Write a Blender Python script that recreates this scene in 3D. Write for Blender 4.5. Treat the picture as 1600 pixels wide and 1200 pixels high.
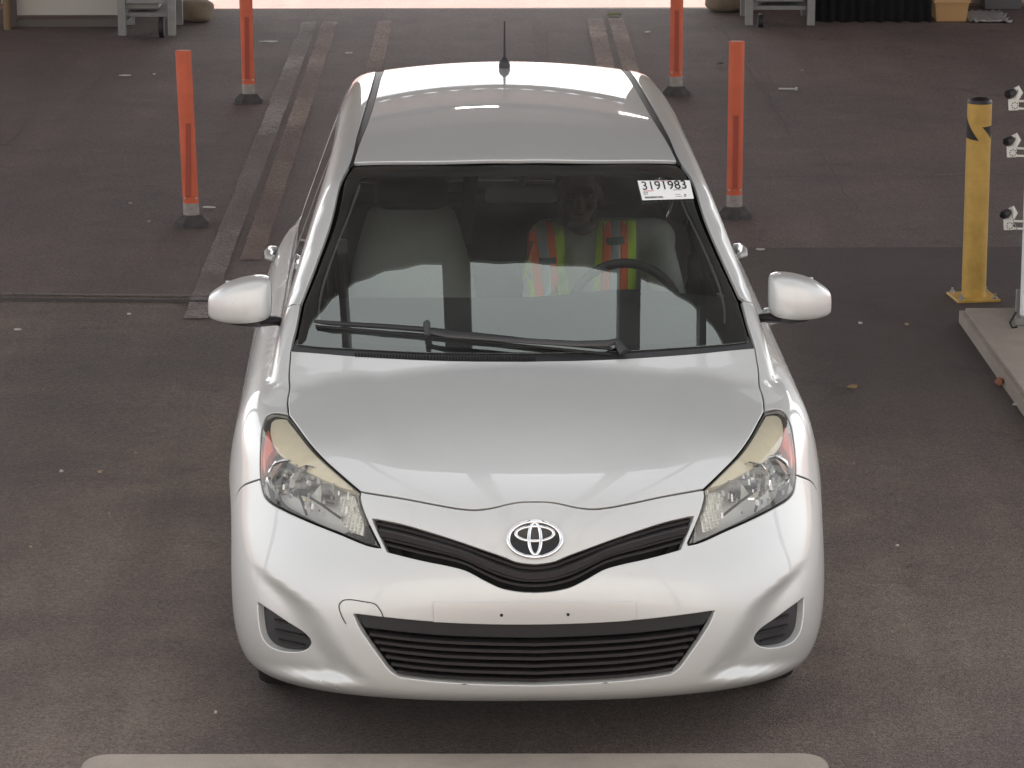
import bpy, math, random
import numpy as np
from mathutils import Vector, Matrix
from mathutils.geometry import delaunay_2d_cdt

random.seed(7); RNG = np.random.default_rng(7)
R = math.radians
for _o in list(bpy.data.objects): bpy.data.objects.remove(_o)
scene = bpy.context.scene
COL = scene.collection

# ------------------------------------------------------------------ camera
FPX, PITCH, YAW, CAMH = 5400.0, R(13.74), R(0.24), 3.355
cam_d = bpy.data.cameras.new('camera'); cam = bpy.data.objects.new('camera', cam_d); COL.objects.link(cam)
cam_d.sensor_width = 36.0; cam_d.lens = FPX / 1600 * 36; cam_d.clip_start = 0.1; cam_d.clip_end = 3000
cam.location = (0, 0, CAMH); cam.rotation_euler = (R(90) - PITCH, 0, -YAW)
scene.camera = cam
scene.render.resolution_x, scene.render.resolution_y = 1024, 768

# ------------------------------------------------------------------ sky, sun, exposure
SUN_EL, SUN_AZ = R(45), R(3)           # azimuth measured from +Y towards +X
w = bpy.data.worlds.new('World'); scene.world = w; w.use_nodes = True
nt = w.node_tree; nt.nodes.clear()
sky = nt.nodes.new('ShaderNodeTexSky'); sky.sky_type = 'NISHITA'; sky.sun_disc = False
sky.sun_elevation = SUN_EL; sky.sun_rotation = SUN_AZ
sky.air_density = 1.0; sky.dust_density = 1.2; sky.ozone_density = 0.6
hs = nt.nodes.new('ShaderNodeHueSaturation'); hs.inputs['Saturation'].default_value = 0.12
bg = nt.nodes.new('ShaderNodeBackground'); bg.inputs['Strength'].default_value = 0.12
wo = nt.nodes.new('ShaderNodeOutputWorld')
nt.links.new(sky.outputs[0], hs.inputs['Color']); nt.links.new(hs.outputs[0], bg.inputs['Color']); nt.links.new(bg.outputs[0], wo.inputs['Surface'])
sun_d = bpy.data.lights.new('sun', 'SUN'); sun_d.energy = 4.0; sun_d.angle = R(0.5); sun_d.color = (1, 0.94, 0.86)
sun = bpy.data.objects.new('sun', sun_d); COL.objects.link(sun); sun.location = (0, 60, 60)
_sd = Vector((math.sin(SUN_AZ) * math.cos(SUN_EL), math.cos(SUN_AZ) * math.cos(SUN_EL), math.sin(SUN_EL)))
sun.rotation_euler = _sd.to_track_quat('Z', 'Y').to_euler()
scene.view_settings.view_transform = 'Standard'; scene.view_settings.look = 'None'
scene.view_settings.exposure = 1.6; scene.view_settings.gamma = 1.0
scene.render.engine = 'CYCLES'

# ------------------------------------------------------------------ pixel helpers (pixels of the 1600 x 1200 photograph)
_F = np.array([math.sin(YAW) * math.cos(PITCH), math.cos(YAW) * math.cos(PITCH), -math.sin(PITCH)])
_Rt = np.array([math.cos(YAW), -math.sin(YAW), 0.0]); _Up = np.cross(_Rt, _F)
CAM = np.array([0, 0, CAMH])
def ray(px, py): return _F + _Rt * (px - 800) / FPX + _Up * (600 - py) / FPX
def ground(px, py, z=0.0):
    d = ray(px, py); t = (z - CAMH) / d[2]; return CAM + d * t
def at_y(px, py, y):
    d = ray(px, py); return CAM + d * (y / d[1])

# ------------------------------------------------------------------ materials
MATS = {}
def mat(name, col=(0.5, 0.5, 0.5), rough=0.5, metal=0.0, coat=0.0, spec=0.5, bump=0.0, bscale=60, var=0.0, vscale=8.0, emit=0, alpha=1, trans=0, sheen=0):
    if name in MATS: return MATS[name]
    m = bpy.data.materials.new(name); m.use_nodes = True; n = m.node_tree.nodes; l = m.node_tree.links
    b = n['Principled BSDF']
    b.inputs['Base Color'].default_value = (*col, 1); b.inputs['Roughness'].default_value = rough
    b.inputs['Metallic'].default_value = metal; b.inputs['Coat Weight'].default_value = coat; b.inputs['Coat Roughness'].default_value = 0.03
    b.inputs['Specular IOR Level'].default_value = spec; b.inputs['Alpha'].default_value = alpha
    b.inputs['Transmission Weight'].default_value = trans; b.inputs['Sheen Weight'].default_value = sheen
    if emit: b.inputs['Emission Color'].default_value = (*col, 1); b.inputs['Emission Strength'].default_value = emit
    tc = n.new('ShaderNodeTexCoord')
    if var:
        nz = n.new('ShaderNodeTexNoise'); nz.inputs['Scale'].default_value = vscale; nz.inputs['Detail'].default_value = 6; nz.inputs['Roughness'].default_value = 0.65
        l.new(tc.outputs['Object'], nz.inputs['Vector'])
        mr = n.new('ShaderNodeMapRange'); mr.inputs['From Min'].default_value = 0.25; mr.inputs['From Max'].default_value = 0.75
        mr.inputs['To Min'].default_value = 1 - var; mr.inputs['To Max'].default_value = 1 + var
        l.new(nz.outputs['Fac'], mr.inputs['Value'])
        mx = n.new('ShaderNodeMix'); mx.data_type = 'RGBA'; mx.blend_type = 'MULTIPLY'; mx.inputs['Factor'].default_value = 1
        mx.inputs['A'].default_value = (*col, 1); l.new(mr.outputs[0], mx.inputs['B']); l.new(mx.outputs['Result'], b.inputs['Base Color'])
        m2 = n.new('ShaderNodeMapRange'); m2.inputs['To Min'].default_value = max(0, rough - 0.12); m2.inputs['To Max'].default_value = min(1, rough + 0.12)
        l.new(nz.outputs['Fac'], m2.inputs['Value']); l.new(m2.outputs[0], b.inputs['Roughness'])
    if bump:
        nb = n.new('ShaderNodeTexNoise'); nb.inputs['Scale'].default_value = bscale; nb.inputs['Detail'].default_value = 4
        l.new(tc.outputs['Object'], nb.inputs['Vector'])
        bp = n.new('ShaderNodeBump'); bp.inputs['Strength'].default_value = bump; bp.inputs['Distance'].default_value = 0.01
        l.new(nb.outputs['Fac'], bp.inputs['Height']); l.new(bp.outputs[0], b.inputs['Normal'])
    MATS[name] = m; return m

def glass_mat(name, tint, ior=1.5, gcol=(1, 1, 1), haze=0.0, hazecol=(0.5, 0.5, 0.5), rough=0.0, boost=1.0):
    """thin single sheet of glass: see-through, tinted, mirror by Fresnel, optional haze on its surface"""
    m = bpy.data.materials.new(name); m.use_nodes = True; n = m.node_tree.nodes; l = m.node_tree.links; n.clear()
    o = n.new('ShaderNodeOutputMaterial'); t = n.new('ShaderNodeBsdfTransparent'); t.inputs[0].default_value = (*tint, 1)
    g = n.new('ShaderNodeBsdfGlossy'); g.inputs['Roughness'].default_value = rough; g.inputs['Color'].default_value = (*gcol, 1)
    fr = n.new('ShaderNodeFresnel'); fr.inputs['IOR'].default_value = ior
    mul = n.new('ShaderNodeMath'); mul.operation = 'MULTIPLY'; mul.use_clamp = True; mul.inputs[1].default_value = boost
    l.new(fr.outputs[0], mul.inputs[0])
    mx = n.new('ShaderNodeMixShader'); l.new(mul.outputs[0], mx.inputs[0]); l.new(t.outputs[0], mx.inputs[1]); l.new(g.outputs[0], mx.inputs[2])
    last = mx
    if haze:
        df = n.new('ShaderNodeBsdfDiffuse'); df.inputs[0].default_value = (*hazecol, 1)
        m2 = n.new('ShaderNodeMixShader'); tc = n.new('ShaderNodeTexCoord'); nz = n.new('ShaderNodeTexNoise'); nz.inputs['Scale'].default_value = 5; nz.inputs['Detail'].default_value = 8; nz.inputs['Roughness'].default_value = .7
        l.new(tc.outputs['Object'], nz.inputs['Vector']); mr = n.new('ShaderNodeMapRange'); mr.inputs['From Min'].default_value = .3; mr.inputs['From Max'].default_value = .7; mr.inputs['To Min'].default_value = haze * .4; mr.inputs['To Max'].default_value = haze * 1.6
        l.new(nz.outputs['Fac'], mr.inputs['Value']); l.new(mr.outputs[0], m2.inputs[0])
        l.new(t.outputs[0], m2.inputs[1]); l.new(df.outputs[0], m2.inputs[2]); l.new(m2.outputs[0], mx.inputs[1])
    l.new(last.outputs[0], o.inputs['Surface']); MATS[name] = m; return m

# ------------------------------------------------------------------ object helpers
def empty(name, loc=(0, 0, 0), rz=0, label=None, cat=None, group=None, parent=None):
    o = bpy.data.objects.new(name, None); COL.objects.link(o); o.location = loc; o.rotation_euler = (0, 0, rz); o.empty_display_size = 0.2
    return tag(o, label, cat, group) if label else o
def tag(o, label=None, cat=None, group=None, kind=None):
    if label: o['label'] = label
    if cat: o['category'] = cat
    if group: o['group'] = group
    if kind: o['kind'] = kind
    return o
def obj(name, verts, faces, m, parent=None, normals=None, smooth=False, angle=None):
    me = bpy.data.meshes.new(name); me.from_pydata([tuple(map(float, v)) for v in verts], [], [tuple(map(int, f)) for f in faces]); me.update()
    if m: me.materials.append(m)
    if smooth or normals is not None: me.polygons.foreach_set('use_smooth', [True] * len(me.polygons))
    if normals is not None: me.normals_split_custom_set_from_vertices([tuple(map(float, n)) for n in normals])
    if angle is not None: me.set_sharp_from_angle(angle=R(angle))
    o = bpy.data.objects.new(name, me); COL.objects.link(o)
    if parent: o.parent = parent
    return o
class MB:
    def __init__(s): s.v = []; s.f = []
    def add(s, v, f):
        k = len(s.v); s.v += [tuple(p) for p in v]; s.f += [tuple(i + k for i in q) for q in f]; return s
    def box(s, c, d, rot=None, bev=0.0):
        cx, cy, cz = c; hx, hy, hz = d[0] / 2, d[1] / 2, d[2] / 2; b = min(bev, hx * .9, hy * .9, hz * .9)
        if b <= 0:
            v = [(x * hx, y * hy, z * hz) for x in (-1, 1) for y in (-1, 1) for z in (-1, 1)]
            f = [(0, 1, 3, 2), (4, 6, 7, 5), (0, 4, 5, 1), (2, 3, 7, 6), (0, 2, 6, 4), (1, 5, 7, 3)]
        else:
            v = []; idx = {}
            for x in (-1, 1):
                for y in (-1, 1):
                    for z in (-1, 1):
                        for a in range(3):
                            p = [x * hx, y * hy, z * hz]
                            for q in range(3):
                                if q != a: p[q] -= (x, y, z)[q] * b
                            idx[(x, y, z, a)] = len(v); v.append(tuple(p))
            f = []
            for a in range(3):
                for sg in (-1, 1):
                    o1, o2 = [q for q in range(3) if q != a]; cs = []
                    for (i, j) in ((-1, -1), (1, -1), (1, 1), (-1, 1)):
                        t = [0, 0, 0]; t[a] = sg; t[o1] = i; t[o2] = j; cs.append(idx[(*t, a)])
                    f.append(tuple(cs) if (sg > 0) == (a != 1) else tuple(cs[::-1]))
            for a in range(3):                      # edge strips
                o1, o2 = [q for q in range(3) if q != a]
                for i in (-1, 1):
                    for j in (-1, 1):
                        def K(e, ax):
                            t = [0, 0, 0]; t[a] = e; t[o1] = i; t[o2] = j; return idx[(*t, ax)]
                        f.append((K(-1, o1), K(1, o1), K(1, o2), K(-1, o2)))
            for x in (-1, 1):
                for y in (-1, 1):
                    for z in (-1, 1): f.append(tuple(idx[(x, y, z, a)] for a in range(3)))
        if rot is not None: v = [tuple(rot @ Vector(p)) for p in v]
        return s.add([(p[0] + cx, p[1] + cy, p[2] + cz) for p in v], f)
    def tube(s, pts, r, n=10, caps=True, flat=1.0, up=None):
        pts = [Vector(p) for p in pts]; rs = r if hasattr(r, '__len__') else [r] * len(pts); base = len(s.v)
        prev = None
        for i, p in enumerate(pts):
            t = (pts[min(i + 1, len(pts) - 1)] - pts[max(i - 1, 0)]).normalized()
            a = Vector(up) if up else (Vector((0, 0, 1)) if abs(t.z) < .95 else Vector((1, 0, 0)))
            if prev is not None and not up: a = prev
            u = (a - t * a.dot(t)).normalized(); q = t.cross(u); prev = u
            for k in range(n):
                an = 2 * math.pi * k / n; s.v.append(tuple(p + (u * math.cos(an) * flat + q * math.sin(an)) * rs[i]))
        for i in range(len(pts) - 1):
            for k in range(n):
                a = base + i * n + k; b = base + i * n + (k + 1) % n; s.f.append((a, b, b + n, a + n))
        if caps:
            s.f.append(tuple(base + k for k in range(n))[::-1]); s.f.append(tuple(base + (len(pts) - 1) * n + k for k in range(n)))
        return s
    def lathe(s, prof, n=32, axis='z', c=(0, 0, 0), cap=True):
        base = len(s.v)
        for (r, h) in prof:
            for k in range(n):
                a = 2 * math.pi * k / n; p = (r * math.cos(a), r * math.sin(a), h)
                if axis == 'x': p = (h, p[0], p[1])
                if axis == 'y': p = (p[0], h, p[1])
                s.v.append((p[0] + c[0], p[1] + c[1], p[2] + c[2]))
        for i in range(len(prof) - 1):
            for k in range(n):
                a = base + i * n + k; b = base + i * n + (k + 1) % n; s.f.append((a, b, b + n, a + n))
        if cap:
            if prof[0][0] > 1e-4: s.f.append(tuple(base + k for k in range(n))[::-1])
            if prof[-1][0] > 1e-4: s.f.append(tuple(base + (len(prof) - 1) * n + k for k in range(n)))
        return s
    def prism(s, poly, z0, z1):
        n = len(poly); v = [(x, y, z0) for x, y in poly] + [(x, y, z1) for x, y in poly]
        f = [tuple(range(n))[::-1], tuple(range(n, 2 * n))] + [(i, (i + 1) % n, (i + 1) % n + n, i + n) for i in range(n)]
        return s.add(v, f)
    def build(s, name, m, parent=None, smooth=False, angle=35):
        o = obj(name, s.v, s.f, m, parent, smooth=smooth, angle=angle if smooth else None)
        import bmesh
        bm = bmesh.new(); bm.from_mesh(o.data); bmesh.ops.recalc_face_normals(bm, faces=bm.faces); bm.to_mesh(o.data); bm.free()
        return o
def text_mesh(name, body, size, m, parent, M4, bold=0.0, width=None):
    cu = bpy.data.curves.new(name, 'FONT'); cu.body = body; cu.size = size; cu.align_x = 'LEFT'; cu.align_y = 'CENTER'; cu.offset = bold; cu.resolution_u = 3
    t = bpy.data.objects.new(name, cu); COL.objects.link(t)
    dg = bpy.context.evaluated_depsgraph_get(); me = bpy.data.meshes.new_from_object(t.evaluated_get(dg))
    bpy.data.objects.remove(t); me.materials.clear(); me.materials.append(m)
    if width:
        xs = [v.co.x for v in me.vertices]; k = width / (max(xs) - min(xs)); x0 = min(xs)
        for v in me.vertices: v.co.x = (v.co.x - x0) * k
    me.transform(M4); o = bpy.data.objects.new(name, me); COL.objects.link(o); o.parent = parent; return o

# ================================================================== THE SETTING
def asphalt(name, c1, c2, c3, scale=1.0, spots=.5, rough=.88, dark=False):
    m = bpy.data.materials.new(name); m.use_nodes = True; n = m.node_tree.nodes; l = m.node_tree.links; b = n['Principled BSDF']; b.inputs['Roughness'].default_value = rough
    b.inputs['Specular IOR Level'].default_value = .35
    tc = n.new('ShaderNodeTexCoord')
    def noise(s, d=6, r=.6, dist=0.0):
        q = n.new('ShaderNodeTexNoise'); q.inputs['Scale'].default_value = s; q.inputs['Detail'].default_value = d; q.inputs['Roughness'].default_value = r; q.inputs['Distortion'].default_value = dist
        l.new(tc.outputs['Object'], q.inputs['Vector']); return q
    def rng(src, a, b_, c, d):
        q = n.new('ShaderNodeMapRange'); q.inputs['From Min'].default_value = a; q.inputs['From Max'].default_value = b_; q.inputs['To Min'].default_value = c; q.inputs['To Max'].default_value = d; l.new(src, q.inputs['Value']); return q.outputs[0]
    def mix(f, A_, B_, mode='MIX'):
        q = n.new('ShaderNodeMix'); q.data_type = 'RGBA'; q.blend_type = mode
        for k, v in (('Factor', f), ('A', A_), ('B', B_)):
            if isinstance(v, (int, float)): q.inputs[k].default_value = v
            elif isinstance(v, tuple): q.inputs[k].default_value = (*v, 1)
            else: l.new(v, q.inputs[k])
        return q.outputs['Result']
    big = noise(.55 * scale, 7, .62, .4); mid = noise(3.2 * scale, 6, .65); fine = noise(150, 3, .7)
    # tyre-track streaks along the lane (stretched noise)
    mp = n.new('ShaderNodeMapping'); mp.inputs['Scale'].default_value = (2.2, .12, 1); l.new(tc.outputs['Object'], mp.inputs['Vector'])
    st_ = n.new('ShaderNodeTexNoise'); st_.inputs['Scale'].default_value = 1.6; st_.inputs['Detail'].default_value = 5; l.new(mp.outputs[0], st_.inputs['Vector'])
    col = mix(rng(big.outputs['Fac'], .40, .60, 0, 1), c1, c2); col = mix(rng(mid.outputs['Fac'], .5, .75, 0, .55), col, c3)
    col = mix(rng(st_.outputs['Fac'], .35, .7, 0, .45), col, tuple(.62 * v for v in c1))
    vo = n.new('ShaderNodeTexVoronoi'); vo.inputs['Scale'].default_value = 230; l.new(tc.outputs['Object'], vo.inputs['Vector']); sp = n.new('ShaderNodeSeparateColor'); l.new(vo.outputs['Color'], sp.inputs[0])
    col = mix(1.0, col, rng(sp.outputs[0], 0, 1, 1 - .42 * spots, 1 + .42 * spots), 'MULTIPLY')
    col = mix(1.0, col, rng(fine.outputs['Fac'], .3, .7, 1 - .25 * spots, 1 + .25 * spots), 'MULTIPLY')
    gr2 = noise(46, 5, .85); col = mix(1.0, col, rng(gr2.outputs['Fac'], .3, .7, 1 - .30 * spots, 1 + .30 * spots), 'MULTIPLY')
    oil = noise(1.9, 3, .5, 1.2); oil2 = noise(9, 5, .7); qo = n.new('ShaderNodeMath'); qo.operation = 'MULTIPLY'; l.new(rng(oil.outputs['Fac'], .60, .72, 0, 1), qo.inputs[0]); l.new(rng(oil2.outputs['Fac'], .45, .62, 0, .7), qo.inputs[1])
    col = mix(qo.outputs[0], col, tuple(.38 * v for v in c1))                       # oil drips
    sc_ = noise(7, 8, .8, 2.0); col = mix(rng(sc_.outputs['Fac'], .62, .74, 0, .5), col, tuple(1.7 * v for v in c2))   # pale scuffs
    # pale grit specks
    v2 = n.new('ShaderNodeTexVoronoi'); v2.inputs['Scale'].default_value = 16; l.new(tc.outputs['Object'], v2.inputs['Vector'])
    col = mix(rng(v2.outputs['Distance'], .035, .075, .55, 0), col, (.22, .20, .18))
    if dark:                                                        # younger, blacker asphalt laid beside the island
        sx = n.new('ShaderNodeSeparateXYZ'); l.new(tc.outputs['Object'], sx.inputs[0]); q = n.new('ShaderNodeMath'); q.operation = 'MULTIPLY'
        l.new(rng(sx.outputs[0], .7, 1.5, 0, 1), q.inputs[0]); l.new(rng(sx.outputs[1], 12.2, 14.2, 0, 1), q.inputs[1])
        q2 = n.new('ShaderNodeMath'); q2.operation = 'MULTIPLY'; l.new(q.outputs[0], q2.inputs[0]); l.new(rng(big.outputs['Fac'], .3, .6, .45, 1), q2.inputs[1])
        col = mix(q2.outputs[0], col, (.062, .047, .045), 'MIX')
    l.new(col, b.inputs['Base Color'])
    bp = n.new('ShaderNodeBump'); bp.inputs['Strength'].default_value = .55; bp.inputs['Distance'].default_value = .006; ad = n.new('ShaderNodeMath'); ad.operation = 'ADD'
    l.new(vo.outputs['Distance'], ad.inputs[0]); l.new(fine.outputs['Fac'], ad.inputs[1]); l.new(ad.outputs[0], bp.inputs['Height']); l.new(bp.outputs[0], b.inputs['Normal'])
    MATS[name] = m; return m
M_BAY = asphalt('bay_asphalt', (.152, .112, .102), (.110, .085, .081), (.188, .139, .121), spots=1.0)
M_APR = asphalt('apron_asphalt', (.122, .095, .086), (.205, .158, .128), (.094, .076, .071), spots=.9, dark=True)
M_OUT = asphalt('sunlit_yard_concrete', (.31, .185, .165), (.36, .215, .19), (.27, .165, .15), spots=.25)
M_CON = mat('pale_concrete', (.34, .29, .245), .9, var=.16, vscale=5, bump=.35, bscale=90)
def sheet(name, poly, z, m, kind='structure'):
    n = len(poly); return tag(obj(name, [(x, y, z) for x, y in poly] , [tuple(range(n))], m), kind=kind)
sheet('ground', [(-400, -300), (400, -300), (400, 700), (-400, 700)], -.004, M_OUT)
sheet('bay_pavement', [(-9, 15.0), (9, 15.0), (9, 25.6), (-9, 25.2)], 0.0, M_BAY)
JY = ground(0, 459)[1]
sheet('apron_pavement', [(-9, 3), (9, 3), (9, 16.6), (1.0, 16.5), (.9, 15.45), (-9, 15.5)], .002, M_APR)
def gpoly(px, z): return [tuple(ground(a, b, z)[:2]) for a, b in px]
# worn lane paint and joints
def worn(name, colr, under, lo, hi):
    m = bpy.data.materials.new(name); m.use_nodes = True; n = m.node_tree.nodes; l = m.node_tree.links; b = n['Principled BSDF']; b.inputs['Roughness'].default_value = .85
    tc = n.new('ShaderNodeTexCoord'); a = n.new('ShaderNodeTexNoise'); a.inputs['Scale'].default_value = 48; a.inputs['Detail'].default_value = 8; a.inputs['Roughness'].default_value = .8; l.new(tc.outputs['Object'], a.inputs['Vector'])
    a2 = n.new('ShaderNodeTexNoise'); a2.inputs['Scale'].default_value = .9; a2.inputs['Detail'].default_value = 3; l.new(tc.outputs['Object'], a2.inputs['Vector'])
    mu = n.new('ShaderNodeMath'); mu.operation = 'MULTIPLY'; l.new(a.outputs['Fac'], mu.inputs[0]); l.new(a2.outputs['Fac'], mu.inputs[1])
    mr = n.new('ShaderNodeMapRange'); mr.inputs['From Min'].default_value = lo; mr.inputs['From Max'].default_value = hi; l.new(mu.outputs[0], mr.inputs['Value'])
    tr = n.new('ShaderNodeBsdfTransparent'); mx = n.new('ShaderNodeMixShader'); b.inputs['Base Color'].default_value = (*colr, 1)
    l.new(mr.outputs[0], mx.inputs[0]); l.new(tr.outputs[0], mx.inputs[1]); l.new(b.outputs[0], mx.inputs[2]); l.new(mx.outputs[0], n['Material Output'].inputs['Surface']); return m
P_OLD = worn('worn_white_paint', (.27, .225, .208), None, .12, .38); P_YEL = worn('worn_tan_paint', (.28, .195, .16), None, .13, .38); P_FNT = worn('ghost_paint', (.19, .145, .135), None, .15, .55)
def gline(name, p0, p1, wd, m, z=.009):
    a, b = Vector(ground(*p0, z)), Vector(ground(*p1, z)); d = (b - a).normalized(); s = Vector((-d.y, d.x, 0)) * wd / 2; n = 90; v = []
    for i in range(n + 1):
        c = a + (b - a) * i / n; v += [tuple(c - s * (1 + random.uniform(-.09, .05))), tuple(c + s * (1 + random.uniform(-.09, .05)))]
    return tag(obj(name, v, [(2 * i, 2 * i + 2, 2 * i + 3, 2 * i + 1) for i in range(n)], m), kind='structure')
gline('lane_line', (484, 34), (306, 497), .115, P_OLD)
gline('lane_line', (516, 34), (392, 405), .11, P_YEL)
gline('lane_line', (602, 32), (560, 215), .11, P_YEL)
gline('lane_line', (930, 29), (952, 130), .12, P_YEL)
gline('lane_line', (962, 28), (992, 128), .11, P_YEL)
gline('lane_line', (841, 28), (846, 110), .10, P_FNT)
gline('lane_line', (112, 84), (-5, 226), .13, P_FNT)
gline('lane_line', (163, 96), (88, 188), .10, P_FNT)
CRK = mat('tar_crack', (.045, .038, .036), .8); DIRT = worn('joint_dirt', (.15, .125, .11), None, .10, .26)
gline('pavement_joint', (-20, 458), (336, 462), .030, DIRT, .010)
gline('pavement_joint', (-20, 466), (336, 470), .035, worn('joint_dark', (.02, .018, .018), None, .1, .24), .011)  # dark line along the pavement joint
gline('pavement_joint', (1162, 277), (1620, 271), .035, P_FNT, .010)
def crack(p, wd):
    pts_ = []
    for i in range(len(p) - 1):
        for k in range(7):
            t = k / 7; q = ground(p[i][0] + (p[i + 1][0] - p[i][0]) * t, p[i][1] + (p[i + 1][1] - p[i][1]) * t, .010); pts_.append(Vector((q[0] + random.uniform(-.012, .012), q[1] + random.uniform(-.02, .02), .010)))
    v = []
    for i, c in enumerate(pts_): w_ = wd * random.uniform(.4, 1.1); v += [(c.x - w_, c.y, c.z), (c.x + w_, c.y, c.z)]
    tag(obj('pavement_crack', v, [(2 * i, 2 * i + 2, 2 * i + 3, 2 * i + 1) for i in range(len(pts_) - 1)], CRK), kind='structure')
crack([(1128, 45), (1160, 95), (1200, 150), (1242, 222)], .005); crack([(1282, 238), (1310, 285), (1345, 335)], .0025); crack([(1080, 790), (1095, 700)], .002)
# concrete pad in front of the car and kerbed island at the side
def rounded(x0, x1, y0, y1, r, n=6):
    out = []
    for cx, cy, a0 in ((x1 - r, y1 - r, 0), (x0 + r, y1 - r, 90), (x0 + r, y0 + r, 180), (x1 - r, y0 + r, 270)):
        for k in range(n + 1): a = R(a0 + 90 * k / n); out.append((cx + r * math.cos(a), cy + r * math.sin(a)))
    return out
a, b = ground(133, 1178, .05), ground(1290, 1178, .05)
pad = MB(); pad.prism(rounded(a[0], b[0], a[1] - .75, a[1], .07), -.05, .044); pad.prism(rounded(a[0] + .008, b[0] - .008, a[1] - .742, a[1] - .008, .066), .044, .052)
tag(pad.build('concrete_pad', M_CON), kind='structure')
c0, c1 = ground(1499, 480, .07), ground(1606, 632, .07); dv = (c1 - c0) / np.linalg.norm(c1 - c0)
c2 = c1 + dv * 2.2; isl = [tuple(c0[:2]), (c0[0] + 3.2, c0[1] + .05), (c0[0] + 3.2, c2[1]), tuple(c2[:2])]
ib = MB(); ib.prism(isl, -.05, .055); cxm = np.mean(isl, 0); ib.prism([(cxm[0] + (p[0] - cxm[0]) * .985, cxm[1] + (p[1] - cxm[1]) * .99) for p in isl], .055, .07)
tag(ib.build('kerb_island', M_CON), kind='structure')

# ---- the shed over the bay: unseen roof added and shaped for reflections and shade
shed = empty('inspection_shed', (0, 25.5, 0), 0, 'open-fronted shed with unseen grey roof sheets added for reflections and shade, steel columns and a wide doorway', 'shed'); SO = np.array([0, 25.5, 0])
M_CEIL = mat('painted_roof_sheet', (.20, .212, .205), .6, var=.05, vscale=2); M_STEEL = mat('painted_steel', (.10, .10, .105), .5, var=.1); M_WALL = mat('tan_wall_sheet', (.34, .28, .22), .7, var=.12, vscale=2)
RY0, RY1, RZ = 11.74, 30.55, 4.6
zr = lambda y: RZ + (y - RY0) * .85 / (RY1 - RY0)
b = MB(); n = 70; X = np.linspace(-7, 7, n + 1)
v = [(x, y - 25.5, zr(y) + dz + (.04 if i % 2 else 0)) for dz in (0, .05) for y in (RY0, RY1) for i, x in enumerate(X)]
N1 = n + 1; f = [(i, i + 1, N1 + i + 1, N1 + i) for i in range(n)] + [(2 * N1 + i, 3 * N1 + i, 3 * N1 + i + 1, 2 * N1 + i + 1) for i in range(n)] + [(i, 2 * N1 + i, 2 * N1 + i + 1, i + 1) for i in range(n)] + [(N1 + i, N1 + i + 1, 3 * N1 + i + 1, 3 * N1 + i) for i in range(n)]
b.add(v, f); b.build('roof', M_CEIL, shed)
for y in (14.2, 17.5, 21.0, 25.75, 30.5): MB().box((0, y - 25.5, zr(y) - .13), (14, .14, .24), bev=.01).build('rafter', M_CEIL, shed)
for y in (11.9, 21.0, 30.5):
    for x in (-6.8, 6.8): MB().box((x, y - 25.5, zr(y) / 2 - .13), (.2, .2, zr(y) - .26), bev=.01).build('column', M_STEEL, shed)
lx, rx_ = ground(312, 24)[0], ground(1128, 20)[0]
MB().box(((-7 + lx) / 2, .20, 2.55), (7 + lx, .12, 5.1)).build('rear_wall', M_WALL, shed)
MB().box(((7 + rx_) / 2, .20, 2.55), (7 - rx_, .12, 5.1)).build('rear_wall', M_WALL, shed)
for x in (-1.56, -.30, .98, 1.93): MB().box((x, (3.5 + 11.9) / 2 - 25.5, RZ - .05), (.21 if abs(x) < 1 else .11, 8.4, .18), bev=.01).build('outrigger_beam', M_STEEL, shed)
MB().box((0, 3.5 - 25.5, RZ + .12), (11.2, .16, .16), bev=.01).build('cross_beam', M_STEEL, shed)
for x in (-5.5, 5.5): MB().box((x, 3.5 - 25.5, RZ / 2), (.16, .16, RZ), bev=.01).build('column', M_STEEL, shed)

# ---- unseen building added behind the camera to give the car paint something pale to reflect
ob = empty('reflector_building', (0, -9, 0), 0, 'unseen pale building with roller doors, added behind the camera for reflections', 'building'); M_FAC = mat('pale_render', (.44, .45, .45), .85, var=.08, vscale=.8)
MB().box((0, -4, 6), (60, 8, 12)).build('wall', M_FAC, ob); MB().box((0, -4, 12.15), (60.4, 8.4, .3), bev=.02).build('parapet', mat('parapet_grey', (.30, .30, .30), .7), ob)
for x in (-15, -5, 5, 15):
    MB().box((x, .03, 2.0), (4.2, .06, 4.0)).build('roller_door', mat('roller_door_grey', (.36, .37, .38), .5), ob)

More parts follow.
